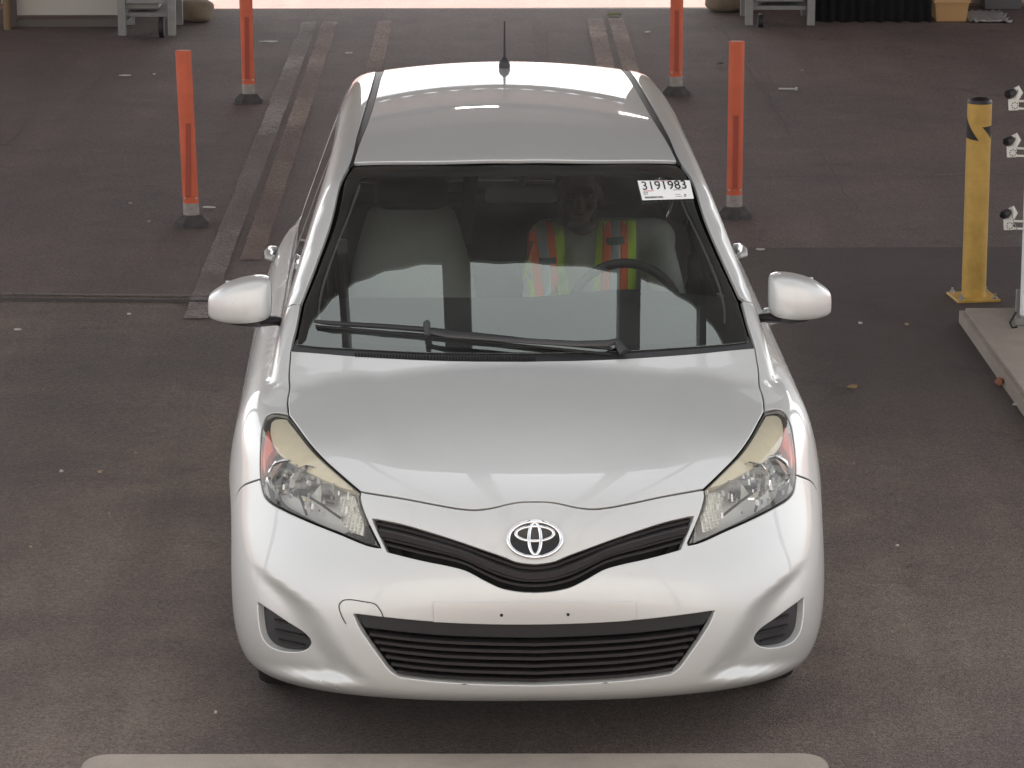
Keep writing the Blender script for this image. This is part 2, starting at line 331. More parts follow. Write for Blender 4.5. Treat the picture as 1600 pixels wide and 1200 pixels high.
# ================================================================== THE CAR: one smooth implicit body, panels cut out of it
CAR_YAW = 0.0247; CAR_T = np.array([0.103, 9.08, 0.0])
_ex = np.array([math.cos(CAR_YAW), math.sin(CAR_YAW), 0]); _ey = np.array([-math.sin(CAR_YAW), math.cos(CAR_YAW), 0]); _ez = np.array([0, 0, 1.0])
W2C = np.stack([_ex, _ey, _ez])                                     # world direction -> car direction
def spl(xs, ys):
    xs = np.array(xs, float); ys = np.array(ys, float); n = len(xs); h = np.diff(xs)
    A = np.zeros((n, n)); b = np.zeros(n); A[0, 0] = A[-1, -1] = 1
    for i in range(1, n - 1):
        A[i, i - 1] = h[i - 1]; A[i, i] = 2 * (h[i - 1] + h[i]); A[i, i + 1] = h[i]
        b[i] = 6 * ((ys[i + 1] - ys[i]) / h[i] - (ys[i] - ys[i - 1]) / h[i - 1])
    M = np.linalg.solve(A, b); s0 = (ys[1] - ys[0]) / h[0] - h[0] * M[1] / 6; s1 = (ys[-1] - ys[-2]) / h[-1] + h[-1] * M[-2] / 6
    def f(x):
        x = np.asarray(x, float); i = np.clip(np.searchsorted(xs, x) - 1, 0, n - 2); a = xs[i + 1] - x; c = x - xs[i]; H = h[i]
        v = (M[i] * a**3 + M[i + 1] * c**3) / (6 * H) + (ys[i] / H - M[i] * H / 6) * a + (ys[i + 1] / H - M[i + 1] * H / 6) * c
        v = np.where(x < xs[0], ys[0] + s0 * (x - xs[0]), v); return np.where(x > xs[-1], ys[-1] + s1 * (x - xs[-1]), v)
    return f
def sm(t): t = np.clip(t, 0, 1); return t * t * t * (t * (6 * t - 15) + 10)
def smax(a, b, k): h = np.clip(k - np.abs(a - b), 0, None) / k; return np.maximum(a, b) + h * h * h * k / 6
def smin(a, b, k): return -smax(-a, -b, k)
nose_y = spl([.12, .17, .20, .225, .26, .32, .44, .52, .57, .62, .68, .75, .80, .90, 1.0], [.30, .17, .095, .055, .030, .018, .012, .014, .026, .048, .076, .112, .145, .235, .34])
half_w = spl([.12, .20, .28, .40, .55, .68, .78, .88, 1.0], [.83, .855, .872, .882, .887, .883, .862, .824, .78])
top_z = spl([-.15, .05, .13, .27, .5, .75, .95, 1.2, 1.6, 2.4, 3.9], [.60, .738, .778, .833, .902, .950, .985, 1.012, 1.03, 1.05, 1.06])
ridge_x = spl([.18, .235, .31, .40, .46, .50, .54, .60], [.355, .42, .495, .565, .625, .72, .87, 1.2])
lip_z = spl([.35, .50, .65, .80, .9], [.255, .235, .210, .195, .19])
gw = spl([.90, 1.0, 1.12, 1.25, 1.38, 1.5], [.765, .742, .700, .652, .600, .545])
roof_z = spl([1.4, 1.77, 2.1, 2.5, 2.9, 3.3, 3.6, 3.9], [1.37, 1.439, 1.484, 1.509, 1.520, 1.515, 1.484, 1.41])
def G(P):
    x = np.abs(P[..., 0]); y = P[..., 1]; z = P[..., 2]
    w_ = half_w(z) - 0.018 * sm((y - 2.6) / 1.4) - .012 * sm((1.7 - np.abs(y - 2.1)) / .5) * sm((z - .45) / .12) * sm((.75 - z) / .12) * sm((y - 1.2) / .2) * sm((3.0 - y) / .2)
    y0 = nose_y(z)
    rec = 0.052 * sm((x - ridge_x(z) + .02) / .14) * sm((z - lip_z(x)) / .055) * sm((.62 - z) / .1)          # fog lamp pocket in the bumper
    y0 = y0 + rec * (1 - sm((x - .64) / .20))
    yw = 1.05 - .24 * sm((.86 - z) / .60); a = x / w_; b = np.clip(yw - y, 0, None) / np.clip(yw - y0, .05, None); br = np.clip(y - 3.0, 0, None) / (.885 - .25 * np.clip(z - .75, 0, 1))
    p = 2.08 + .60 * sm((.84 - z) / .60); r = (a**p + b**p + br**2.6 * 1.0 + 1e-9)**(1 / p)
    g1 = (r - 1) * .85
    hood = top_z(y) - .080 * (x / .7)**2 - .35 * np.clip(x - .60, 0, None)**2
    hood = hood + .006 * sm((x - .36 - .10 * (y - .3)) / .09) * sm((.66 - x) / .12) * sm((y - .25) / .3)       # soft raised shoulders of the bonnet
    g2 = (z - hood) * .95
    gL = smax(g1, g2, .085)
    yl = .915 + (z - .985) / .54 - .018 * np.sin(np.clip((z - .95) / .5, 0, 1) * np.pi)
    gws = (yl + (.18 * x**2 + .34 * x**4) - y) * .475
    gs = (x - gw(z) + .03 * sm((y - 2.6) / 1.2)) * .93
    gr = z - (roof_z(y) - .050 * (x / .55)**2)
    gb = (y - (3.74 - .42 * (z - 1.0))) * .9
    gG = np.maximum(smax(smax(smax(gws, gr, .030), gs, .075), gb, .12), .90 - z)
    return smin(gL, gG, .018)
def GN(P, e=2e-3):
    P = np.asarray(P, float); g = np.stack([(G(P + d) - G(P - d)) for d in np.eye(3) * e], -1)
    return g / np.linalg.norm(g, axis=-1, keepdims=True)
def bisect(o, d, t0, t1, n=30):                                     # G<0 at t0 (inside), >0 at t1
    t0 = np.full(o.shape[:-1], float(t0)) if np.isscalar(t0) else t0.copy(); t1 = np.full(o.shape[:-1], float(t1)) if np.isscalar(t1) else t1.copy()
    for _ in range(n):
        tm = (t0 + t1) / 2; ins = G(o + d * tm[..., None]) < 0
        t0 = np.where(ins, tm, t0); t1 = np.where(ins, t1, tm)
    return o + d * ((t0 + t1) / 2)[..., None]
CEN = np.array([0, 1.5, .55])
def from_center(D): D = np.asarray(D, float); return bisect(np.broadcast_to(CEN, D.shape).copy(), D, 0.05, 3.2)
def px_car(px, py, off=0.0):                                        # pixel -> first hit on the body (car space)
    px = np.atleast_1d(np.asarray(px, float)); py = np.atleast_1d(np.asarray(py, float))
    d = _F + _Rt * ((px - 800) / FPX)[:, None] + _Up * ((600 - py) / FPX)[:, None]
    o = W2C @ (CAM - CAR_T); d = d @ W2C.T
    ts = np.arange(8.5, 14.5, .025); PP = o + ts[None, :, None] * d[:, None, :]; v = G(PP); hit = v < 0; i = np.argmax(hit, 1); ok = hit.any(1) & (i > 0)
    i2 = np.where(ok, i, np.argmin(v[:, :190], 1)); P0 = o + ts[i2][:, None] * d; out = P0.copy()
    if ok.any(): out[ok] = bisect(P0[ok], -d[ok], 0.0, .026, 30)
    P = out
    return P - off * GN(P) if off else P
def px_at(px, py, y):                                               # pixel -> car-space point at car y
    d = W2C @ ray(px, py); o = W2C @ (CAM - CAR_T); return o + d * ((y - o[1]) / d[1])
def side(y, z, s=-1): return bisect(np.array([[0., y, z]]), np.array([[float(s), 0, 0]]), 0.0, 1.3)[0]
def front(x, z): return bisect(np.array([[x, 1.3, z]]), np.array([[0, -1.0, 0]]), 0.0, 1.6)[0]
def chart(P, rear=False):
    d = P - CEN; d = d / np.linalg.norm(d, axis=-1, keepdims=True); q = 1 + d[..., 1] if rear else 1 - d[..., 1]
    return np.stack([d[..., 0] / q, d[..., 2] / q], -1)
def unchart(U, rear=False):
    s = (U**2).sum(-1); dy = (s - 1) / (s + 1); k = 1 - dy
    return np.stack([U[..., 0] * k, -dy if rear else dy, U[..., 1] * k], -1)
def crom(P, n=8):
    P = np.asarray(P, float)
    if len(P) < 3: return np.array([P[0] + (P[-1] - P[0]) * t for t in np.linspace(0, 1, n + 1)])
    Q = np.vstack([2 * P[0] - P[1], P, 2 * P[-1] - P[-2]]); out = []
    for i in range(1, len(Q) - 2):
        # centripetal-ish
        p0, p1, p2, p3 = Q[i - 1:i + 3]; d = [max(np.linalg.norm(p1 - p0), 1e-6)**.5, max(np.linalg.norm(p2 - p1), 1e-6)**.5, max(np.linalg.norm(p3 - p2), 1e-6)**.5]
        m1 = ((p1 - p0) / d[0] - (p2 - p0) / (d[0] + d[1]) + (p2 - p1) / d[1]) * d[1]; m2 = ((p2 - p1) / d[1] - (p3 - p1) / (d[1] + d[2]) + (p3 - p2) / d[2]) * d[1]
        for t in np.linspace(0, 1, n, endpoint=False):
            out.append((2 * t**3 - 3 * t**2 + 1) * p1 + (t**3 - 2 * t**2 + t) * m1 + (-2 * t**3 + 3 * t**2) * p2 + (t**3 - t**2) * m2)
    out.append(P[-1]); return np.array(out)
def pts(seg):                                                       # mixed list of pixels and car-space points -> car space
    Q = [i for i, p in enumerate(seg) if len(p) == 2]; out = np.zeros((len(seg), 3))
    if Q: out[Q] = px_car([seg[i][0] for i in Q], [seg[i][1] for i in Q])
    for i, p in enumerate(seg):
        if len(p) == 3: out[i] = p
    return out
def outline(segs):
    return np.vstack([crom(pts(s))[:-1] for s in segs])
def sym(segs):                                                      # half outline (starts and ends on the centre line), mirrored to a closed loop
    H = np.vstack([crom(pts(s))[:-1] for s in segs] + [pts(segs[-1])[-1:]]); H[0, 0] = 0; H[-1, 0] = 0
    Mr = H[::-1][1:-1].copy(); Mr[:, 0] *= -1; return np.vstack([H, Mr])
def mirror(L): L = L.copy(); L[:, 0] *= -1; return L[::-1]
def resample(U, h):
    out = []
    for i in range(len(U)):
        a, b = U[i], U[(i + 1) % len(U)]; d = np.linalg.norm(b - a)
        if d < 1e-7: continue
        k = max(1, int(round(d / h)))
        for j in range(k): out.append(a + (b - a) * j / k)
    res = [out[0]]
    for p in out[1:]:
        if np.linalg.norm(p - res[-1]) > .35 * h: res.append(p)
    if np.linalg.norm(res[-1] - res[0]) < .35 * h: res.pop()
    return np.array(res)
def inside(Q, poly):
    x, y = Q[:, 0], Q[:, 1]; c = np.zeros(len(Q), bool); n = len(poly)
    for i in range(n):
        x1, y1 = poly[i]; x2, y2 = poly[(i + 1) % n]
        if y1 == y2: continue
        k = ((y1 > y) != (y2 > y)) & (x < (x2 - x1) * (y - y1) / (y2 - y1) + x1); c ^= k
    return c
def panel(name, loop, m, parent, holes=(), h=.016, off=0.0, gap=.0022, rim=.012, rnd=.0018, rear=False, func=None):
    """sheet on the body surface inside `loop` (car-space points), with rounded turned-in edges"""
    U = chart(loop, rear); rm = np.linalg.norm(loop - CEN, axis=1).mean(); hu = h / (2 * rm) * (1 + (U**2).sum(1).mean())
    Bs = [resample(U, hu)] + [resample(chart(q, rear), hu) for q in holes]
    lo, hi = Bs[0].min(0), Bs[0].max(0)
    gx, gy = np.meshgrid(np.arange(lo[0], hi[0], hu), np.arange(lo[1], hi[1], hu)); gx = gx + (np.arange(gx.shape[0]) % 2)[:, None] * hu / 2
    Q = np.stack([gx.ravel(), gy.ravel()], 1); k = inside(Q, Bs[0])
    for q in Bs[1:]: k &= ~inside(Q, q)
    Q = Q[k]; allb = np.vstack(Bs)
    if len(Q):
        d = np.full(len(Q), 9.0)
        for s0 in range(0, len(allb), 64): d = np.minimum(d, np.sqrt(((Q[:, None] - allb[None, s0:s0 + 64])**2).sum(-1)).min(1))
        Q = Q[d > .6 * hu]
    V2 = np.vstack([allb, Q]); E = []; s0 = 0
    for q in Bs: E += [(s0 + i, s0 + (i + 1) % len(q)) for i in range(len(q))]; s0 += len(q)
    vs, es, fs, *_ = delaunay_2d_cdt([Vector(p) for p in V2], E, [], 0, 1e-7)
    V = np.array([(v.x, v.y) for v in vs]); Fa = np.array([(f[0], f[i], f[i + 1]) for f in fs for i in range(1, len(f) - 1)]); ce = V[Fa].mean(1); k = inside(ce, Bs[0])
    for q in Bs[1:]: k &= ~inside(ce, q)
    Fa = Fa[k]; used = np.unique(Fa); re = -np.ones(len(V), int); re[used] = np.arange(len(used)); V = V[used]; Fa = re[Fa]
    P = from_center(unchart(V, rear)); N = GN(P); P = P + N * off
    if func is not None: P = func(P, N)
    # outward-facing winding
    fn = np.cross(P[Fa[:, 1]] - P[Fa[:, 0]], P[Fa[:, 2]] - P[Fa[:, 0]]); fl = (fn * N[Fa[:, 0]]).sum(1) < 0; Fa[fl] = Fa[fl][:, ::-1]
    ed = {}
    for f in Fa:
        for a, b in ((f[0], f[1]), (f[1], f[2]), (f[2], f[0])): ed[(a, b)] = 1
    bd = [(a, b) for (a, b) in ed if (b, a) not in ed]
    out = np.zeros_like(P)
    for a, b in bd:
        t = P[b] - P[a]; o = np.cross(t, N[a]); l = np.linalg.norm(o)
        if l > 1e-9: out[a] += o / l; out[b] += o / l
    bi = np.array(sorted({i for e in bd for i in e})); ln = np.linalg.norm(out[bi], axis=1, keepdims=True); out[bi] = out[bi] / np.maximum(ln, 1e-9)
    P2 = P.copy(); P2[bi] -= out[bi] * (gap + rnd)
    verts = [P2]; norms = [N]; faces = [tuple(f) for f in Fa]
    if rim > 0:
        nv = len(P2); mp = {i: k for k, i in enumerate(bi)}; nb = len(bi); o, n_ = out[bi], N[bi]; b0 = P2[bi]
        c45 = (o + n_) / math.sqrt(2)
        rings = [(b0, n_), (b0 + o * rnd * .7 - n_ * rnd * .3, c45), (b0 + o * rnd - n_ * rnd, o), (b0 + o * rnd - n_ * rim, o)]
        for q, nn in rings: verts.append(q); norms.append(nn)
        for a, b in bd:
            for r_ in range(3):
                i0 = nv + r_ * nb; faces.append((i0 + mp[a], i0 + nb + mp[a], i0 + nb + mp[b], i0 + mp[b]))
    return obj(name, np.vstack(verts), faces, m, parent, normals=np.vstack(norms))
def ribbon(name, pl, wd, m, parent, off=.0012):
    """thin strip lying on the body along a line of pixels / car points"""
    C = crom(pts(pl)); N = GN(C); T = np.gradient(C, axis=0); T /= np.linalg.norm(T, axis=1, keepdims=True); S = np.cross(N, T)
    w_ = np.asarray(wd) * np.ones(len(C)); v = np.vstack([C + N * off - S * w_[:, None] / 2, C + N * off + S * w_[:, None] / 2]); n = len(C)
    return obj(name, v, [(i, i + 1, n + i + 1, n + i) for i in range(n - 1)], m, parent, normals=np.vstack([N, N]))
def bar(name, C, N, hz, dp, m, parent, bev=.25):
    """slat: closed section swept along the points C (height hz, depth dp)"""
    C = np.asarray(C); sec = [(-1, -1 + bev), (-1 + bev, -1), (1, -1), (1, 1), (-1 + bev, 1), (-1, 1 - bev)]; k = len(sec); n = len(C)
    v = [];
    for p in C:
        for (a, b) in sec: v.append((p[0], p[1] + a * dp / 2, p[2] + b * hz / 2))
    f = [(i * k + j, i * k + (j + 1) % k, (i + 1) * k + (j + 1) % k, (i + 1) * k + j) for i in range(n - 1) for j in range(k)]
    f += [tuple(range(k))[::-1], tuple((n - 1) * k + j for j in range(k))]
    b = MB(); b.add(v, f); return b.build(name, m, parent, smooth=True, angle=40)

# ---- materials of the car
def paint_mat():
    m = mat('silver_metallic_paint', (.66, .665, .66), .45, .38, coat=.85); n = m.node_tree.nodes; l = m.node_tree.links; b = n['Principled BSDF']
    tc = n.new('ShaderNodeTexCoord'); vz = n.new('ShaderNodeTexVoronoi'); vz.inputs['Scale'].default_value = 2600
    l.new(tc.outputs['Object'], vz.inputs['Vector']); sp = n.new('ShaderNodeSeparateColor'); l.new(vz.outputs['Color'], sp.inputs[0])
    mr = n.new('ShaderNodeMapRange'); mr.inputs['To Min'].default_value = .38; mr.inputs['To Max'].default_value = .50; l.new(sp.outputs[0], mr.inputs['Value'])
    nz = n.new('ShaderNodeTexNoise'); nz.inputs['Scale'].default_value = 3.5; nz.inputs['Detail'].default_value = 7; nz.inputs['Roughness'].default_value = .7; l.new(tc.outputs['Object'], nz.inputs['Vector'])
    cr = n.new('ShaderNodeMapRange'); cr.inputs['From Min'].default_value = .35; cr.inputs['From Max'].default_value = .7; cr.inputs['To Min'].default_value = .0; cr.inputs['To Max'].default_value = .05
    l.new(nz.outputs['Fac'], cr.inputs['Value']); l.new(cr.outputs[0], b.inputs['Coat Roughness'])   # dust film
    mx = n.new('ShaderNodeMix'); mx.data_type = 'RGBA'; mx.inputs['A'].default_value = (.605, .615, .605, 1); mx.inputs['B'].default_value = (.555, .56, .545, 1)
    l.new(nz.outputs['Fac'], mx.inputs['Factor'])
    vc = n.new('ShaderNodeTexVoronoi'); vc.inputs['Scale'].default_value = 34; l.new(tc.outputs['Object'], vc.inputs['Vector']); c1 = n.new('ShaderNodeMapRange'); c1.inputs['From Min'].default_value = .035; c1.inputs['From Max'].default_value = .055; c1.inputs['To Min'].default_value = 1; c1.inputs['To Max'].default_value = 0; l.new(vc.outputs['Distance'], c1.inputs['Value'])
    s3 = n.new('ShaderNodeSeparateColor'); l.new(vc.outputs['Color'], s3.inputs[0]); c2 = n.new('ShaderNodeMapRange'); c2.inputs['From Min'].default_value = .72; c2.inputs['From Max'].default_value = .76; l.new(s3.outputs[1], c2.inputs['Value'])
    c3 = n.new('ShaderNodeMath'); c3.operation = 'MULTIPLY'; l.new(c1.outputs[0], c3.inputs[0]); l.new(c2.outputs[0], c3.inputs[1]); c4 = n.new('ShaderNodeMath'); c4.operation = 'MULTIPLY'; c4.inputs[1].default_value = .55; l.new(c3.outputs[0], c4.inputs[0])
    mc = n.new('ShaderNodeMix'); mc.data_type = 'RGBA'; mc.inputs['B'].default_value = (.16, .15, .14, 1); l.new(c4.outputs[0], mc.inputs['Factor']); l.new(mx.outputs['Result'], mc.inputs['A']); l.new(mc.outputs['Result'], b.inputs['Base Color'])   # stone chips; l.new(mr.outputs[0], b.inputs['Roughness'])
    return m
PAINT = paint_mat()
BLK = mat('black_plastic', (.020, .018, .019), .42, bump=.08, bscale=400)
TRIM = mat('dark_grey_plastic', (.028, .028, .030), .5, bump=.1, bscale=500)
SHELL = mat('unlit_cavity_black', (.006, .006, .006), .9)
CHROME = mat('chrome', (.82, .82, .83), .07, 1.0)
RUB = mat('black_rubber', (.02, .02, .02), .75, bump=.15, bscale=120)
WGLASS = glass_mat('windscreen_glass', (.92, .95, .92), 1.52, gcol=(.92, 1, .94), haze=.03, hazecol=(.55, .57, .55), boost=2.25)
SGLASS = glass_mat('side_glass', (.62, .66, .64), 1.52, boost=1.6)
RGLASS = glass_mat('privacy_glass', (.08, .085, .085), 1.52, boost=1.6)
LENS = glass_mat('headlamp_lens', (.97, .965, .94), 1.45, haze=.07, hazecol=(.80, .78, .70), rough=.04)
SEAM = mat('panel_gap_dark', (.02, .02, .02), .8)

car = empty('parked_car', CAR_T, CAR_YAW, 'silver metallic five-door hatchback with a driver in an orange-striped vest, stopped in the bay', 'car')
car.name = 'hatchback_car'

def A(cy, cz, r, a0, a1, n=9): return [side(cy + r * math.cos(R(a)), cz + r * math.sin(R(a))) for a in np.linspace(a0, a1, n)]
WY1, WY2, WZ, AR = .90, 3.36, .292, .345
lamp_top = [(450.4, 647.7), (466.7, 669.8), (488, 698), (510, 721.8), (531.7, 741.3), (563, 768.4)]
lamp_in = [(563, 768.4), (562, 780), (568.5, 802), (579, 825.8), (594.5, 856)]
lamp_bot = [(594.5, 856), (575, 851.8), (531.7, 834.5), (488, 817), (445, 797.7), (423.3, 785.8), (412.5, 773.8), (407.5, 754), (406.5, 748)]
lamp_out = [(406.5, 748), (406, 724), (407, 696), (410, 667.7), (416, 650)]
lamp_back = [(416, 650), (424, 645.5), (434, 645), (450.4, 647.7)]
hood_front = [(836.5, 783.8), (820, 784), (805, 785.5), (788, 789), (770, 793.5), (742, 796.8), (715, 794.5), (680, 788.5), (630, 779), (563, 768.4)]
hood_side = [(450.4, 647.7), (450, 620), (451.5, 590), (454, 548)]
hood_rear = [(454, 548), (500, 551), (553, 555.5), (650, 561), (740, 563.5), (820, 564)]
seam_b = [(406.5, 748), side(.675, .655)]
archS = 127
hood = panel('hood', sym([hood_front, lamp_top[::-1], hood_side, hood_rear]), PAINT, car, rim=.016, rnd=.003)
UG_top = [(836.5, 883), (822, 882), (805, 879), (787.5, 872), (752.5, 859.8), (700, 842), (630, 821), (581.7, 810.8)]
UG_bot = [(605.5, 861.5), (665, 876), (700, 883), (728, 890.5), (763, 908.8), (782, 917.5), (798, 921.5), (815, 924), (836.5, 925)]
LG_top = [(836.5, 977.5), (760, 976.5), (676, 973), (610, 967), (553, 960)]
LG_left = [(553, 960), (562, 980), (575, 1000), (592, 1024), (606, 1043), (614, 1051), (624, 1057)]
LG_bot = [(624, 1057), (660, 1062), (720, 1067), (836.5, 1070.5)]
FOG = [[(403, 942), (425, 957), (450, 974), (475, 990), (483, 998)], [(483, 998), (485, 1004), (480, 1012), (468, 1017), (450, 1017.5), (432, 1014), (418, 1006), (409, 993), (405, 975), (403, 942)]]
ug = sym([UG_top, [UG_top[-1], UG_bot[0]], UG_bot]); lg = sym([LG_top, LG_left, LG_bot]); fogL = outline(FOG)
bottom = [side(.50, .185), front(-.70, .175), front(-.55, .185), front(-.42, .195), front(-.25, .195), front(0, .197)]
arch_front = A(WY1, WZ, AR, archS, 198, 10)
bump_loop = sym([hood_front, lamp_in, lamp_bot, seam_b + [arch_front[0]], arch_front, [arch_front[-1], bottom[0]], bottom])
bumper = panel('front_bumper', bump_loop, PAINT, car, holes=[ug, lg, fogL, mirror(fogL)], h=.0125, rim=.022, rnd=.003)
# fenders and windscreen pillars
pil_in = [(454, 548), (458, 530), (463, 510.7), (469.5, 475)]
fend_out = [side(1.37, 1.015), side(1.29, .975), side(1.23, .935)]
arch_all = A(WY1, WZ, AR, archS, -18, 22)
fl = outline([hood_side, pil_in, [(469.5, 475), fend_out[0]], fend_out + [side(1.22, .90)], [side(1.22, .90), side(1.235, .6), side(1.22, .2)], [side(1.22, .2), arch_all[-1]], arch_all[::-1], [arch_all[0]] + seam_b[::-1], lamp_out, lamp_back])
for L in (fl, mirror(fl)): panel('fender', L, PAINT, car)
rail_in = [(469.5, 475), (495, 410), (521, 333.5), (545, 260), (560, 207), (572, 167), (582, 133)]
rr = roof_z
def roofpt(x, y): return bisect(np.array([[x, y, 1.0]]), np.array([[0, 0, 1.0]]), 0., .8)[0]
rail_in3 = np.vstack([pts(rail_in), [roofpt(-.462, 3.4), roofpt(-.455, 3.55)]])
win_top = [side(1.52, 1.10), side(1.78, 1.245), side(2.0, 1.34), side(2.25, 1.395), side(2.55, 1.415), side(2.9, 1.405), side(3.2, 1.35)]
rl = outline([list(rail_in3), [rail_in3[-1], side(3.56, 1.30), side(3.62, 1.12)], [side(3.62, 1.12), side(3.30, 1.12)], [side(3.30, 1.12), side(3.2, 1.35)], win_top[::-1] + [fend_out[0]], [fend_out[0], (469.5, 475)]])
for L in (rl, mirror(rl)): panel('roof_rail', L, PAINT, car, h=.018)
roof_side = [(552, 254), (572.5, 195), (585, 155)]
rs3 = np.vstack([pts(roof_side), [roofpt(-.447, 3.1), roofpt(-.436, 3.4), roofpt(-.43, 3.55)]])
roof = panel('roof', sym([[(805, 250.5), (680, 252), (552, 254)], list(rs3), [rs3[-1], roofpt(-.25, 3.6), roofpt(0, 3.62)]]), PAINT, car, h=.02, rim=.012, rnd=.004)
dit = outline([list(rail_in3[3:]), [rail_in3[-1], rs3[-1]], list(rs3[::-1]), [(552, 254), (545, 260)]])
for L in (dit, mirror(dit)): panel('roof_moulding', L, BLK, car, off=-.004, gap=-.001, h=.012, rim=.006)

# ---- inner shell, added and coloured black to block light and darken panel gaps
ws_open = sym([[(806, 262), (700, 263), (560, 266)], [(548, 275), (525, 345), (497, 430), (478, 500)], [(474, 520), (490, 536), (650, 545), (818, 548)]])
sw = outline([[side(1.50, 1.02), side(1.80, 1.20), side(2.05, 1.32), side(2.4, 1.38), side(2.9, 1.38), side(3.15, 1.32)], [side(3.25, 1.2), side(3.27, 1.02)], [side(3.27, 1.02), side(2.4, 1.01), side(1.50, 1.02)]])
def archhole(cy): return np.array([side(cy + .36 * math.cos(a), max(.16, WZ + .36 * math.sin(a))) for a in np.linspace(-.4, math.pi + .4, 28)])
big = np.array([side(3.6, .14), side(3.0, .14), side(2., .14), side(1.2, .14), side(.75, .14), front(-.6, .15), front(-.3, .16), front(0, .16)])
topl = np.array([roofpt(0, 3.55), roofpt(-.25, 3.55), roofpt(-.40, 3.52), side(3.55, 1.3), side(3.6, 1.0), side(3.62, .6), side(3.6, .14)])
H_ = np.vstack([topl, big[1:]]); H_[0, 0] = H_[-1, 0] = 0; M_ = H_[::-1][1:-1].copy(); M_[:, 0] *= -1
lampL = outline([lamp_top, lamp_in, lamp_bot, lamp_out, lamp_back])
def offs(P, N): return P - .032 * N
inner = panel('inner_shell', np.vstack([H_, M_]), SHELL, car, holes=[ws_open, sw, mirror(sw), archhole(WY1), mirror(archhole(WY1)), archhole(WY2), mirror(archhole(WY2)), ug, lg, fogL, mirror(fogL), lampL, mirror(lampL)], h=.025, gap=0, rim=0, func=offs)
MB().box((0, 2.4, .20), (1.50, 2.3, .05)).box((0, .75, .20), (.86, .96, .05)).build('floor_pan', SHELL, car)
for s_ in (-1, 1):
    for cy in (WY1, WY2):                                          # wheel housings
        b = MB(); an_ = np.linspace(.12, math.pi - .12, 24); v = [(s_ * X, cy + .350 * math.cos(a), max(WZ + .350 * math.sin(a), .21)) for X in (.50, .76) for a in an_]; n = 24
        b.add(v + [(s_ * .50, cy, WZ)], [(i, i + 1, n + i + 1, n + i) for i in range(n - 1)] + [(i, i + 1, 2 * n) for i in range(n - 1)]); b.build('wheel_housing', SHELL, car)

# ---- doors, side glass, rear end
def both(name, L, m, **k):
    return [panel(name, q, m, car, **k) for q in (L, mirror(L))]
belt = lambda y: side(y, .955 + .02 * (y - 1.3))
both('front_door', outline([[side(1.22, .93), belt(1.6), belt(2.2)], [belt(2.2), side(2.21, .6), side(2.2, .26)], [side(2.2, .26), side(1.22, .26)], [side(1.22, .26), side(1.235, .6), side(1.22, .93)]]), PAINT, h=.024)
ra = [side(WY2 + AR * math.cos(R(a)), WZ + AR * math.sin(R(a))) for a in np.linspace(195, 100, 10)]
both('rear_door', outline([[belt(2.2), belt(2.7), belt(3.15)], [belt(3.15), side(3.2, .75), ra[-1]], ra[::-1], [ra[0], side(2.95, .26)], [side(2.95, .26), side(2.2, .26)], [side(2.2, .26), side(2.21, .6), belt(2.2)]]), PAINT, h=.026)
both('rocker', outline([[side(1.19, .25), side(2., .255), side(2.95, .25)], [side(2.95, .25), side(2.96, .16)], [side(2.96, .16), side(1.19, .16)], [side(1.19, .16), side(1.19, .25)]]), PAINT, h=.025)
ra2 = [side(WY2 + AR * math.cos(R(a)), WZ + AR * math.sin(R(a))) for a in np.linspace(100, -20, 12)]
both('rear_quarter', outline([[belt(3.15), side(3.30, 1.11), side(3.62, 1.11)], [side(3.62, 1.11), side(3.66, .8), side(3.66, .2)], [side(3.66, .2), ra2[-1]], ra2[::-1], [ra2[0], side(3.2, .75), belt(3.15)]]), PAINT, h=.028)
wt = [side(1.56, 1.105), side(1.78, 1.222), side(2.0, 1.318), side(2.2, 1.362)]
both('front_side_window', outline([[belt(1.36)] + wt, [wt[-1], side(2.20, .975)], [side(2.20, .975), belt(1.36)]]), SGLASS, h=.03, off=-.004, rim=.003)
both('rear_side_window', outline([[side(2.27, .98), side(2.27, 1.372)], [side(2.27, 1.372), side(2.55, 1.388), side(2.9, 1.378), side(3.16, 1.33)], [side(3.16, 1.33), side(3.27, 1.12), side(3.2, .99)], [side(3.2, .99), side(2.27, .98)]]), RGLASS, h=.03, off=-.004, rim=.003)
for s_ in (-1, 1):
    fr = outline([[fend_out[0]] + win_top, [win_top[-1], side(3.3, 1.12)], [side(3.3, 1.12), belt(3.15)], [belt(3.15), belt(2.2), belt(1.6), side(1.30, .955), fend_out[0]]])
    h1 = outline([[belt(1.42) + np.array([0, 0, .012])] + wt, [wt[-1], side(2.20, .99)], [side(2.20, .99), belt(1.42) + np.array([0, 0, .012])]])
    h2 = outline([[side(2.27, .995), side(2.27, 1.37)], [side(2.27, 1.37), side(2.55, 1.385), side(2.9, 1.375), side(3.15, 1.325)], [side(3.15, 1.325), side(3.26, 1.12), side(3.2, 1.0)], [side(3.2, 1.0), side(2.27, .995)]])
    if s_ > 0: fr, h1, h2 = mirror(fr), mirror(h1), mirror(h2)
    panel('window_frame', fr, BLK, car, holes=[h1, h2], h=.024, off=-.003, gap=0, rim=.012)
def rearpt(x, z): return bisect(np.array([[x, 2.5, z]]), np.array([[0, 1.0, 0]]), 0., 1.6)[0]
rg = sym([[rearpt(0, 1.40), rearpt(-.30, 1.39), rearpt(-.46, 1.36)], [rearpt(-.46, 1.36), rearpt(-.60, 1.02)], [rearpt(-.60, 1.02), rearpt(-.3, 1.0), rearpt(0, 1.0)]])
panel('rear_window', rg, RGLASS, car, rear=True, h=.03)
hb = sym([[roofpt(0, 3.62), roofpt(-.25, 3.6), roofpt(-.43, 3.55)], [roofpt(-.43, 3.55), side(3.56, 1.30), side(3.62, 1.11), side(3.66, .8), side(3.66, .5)], [side(3.66, .5), rearpt(-.4, .5), rearpt(0, .5)]])
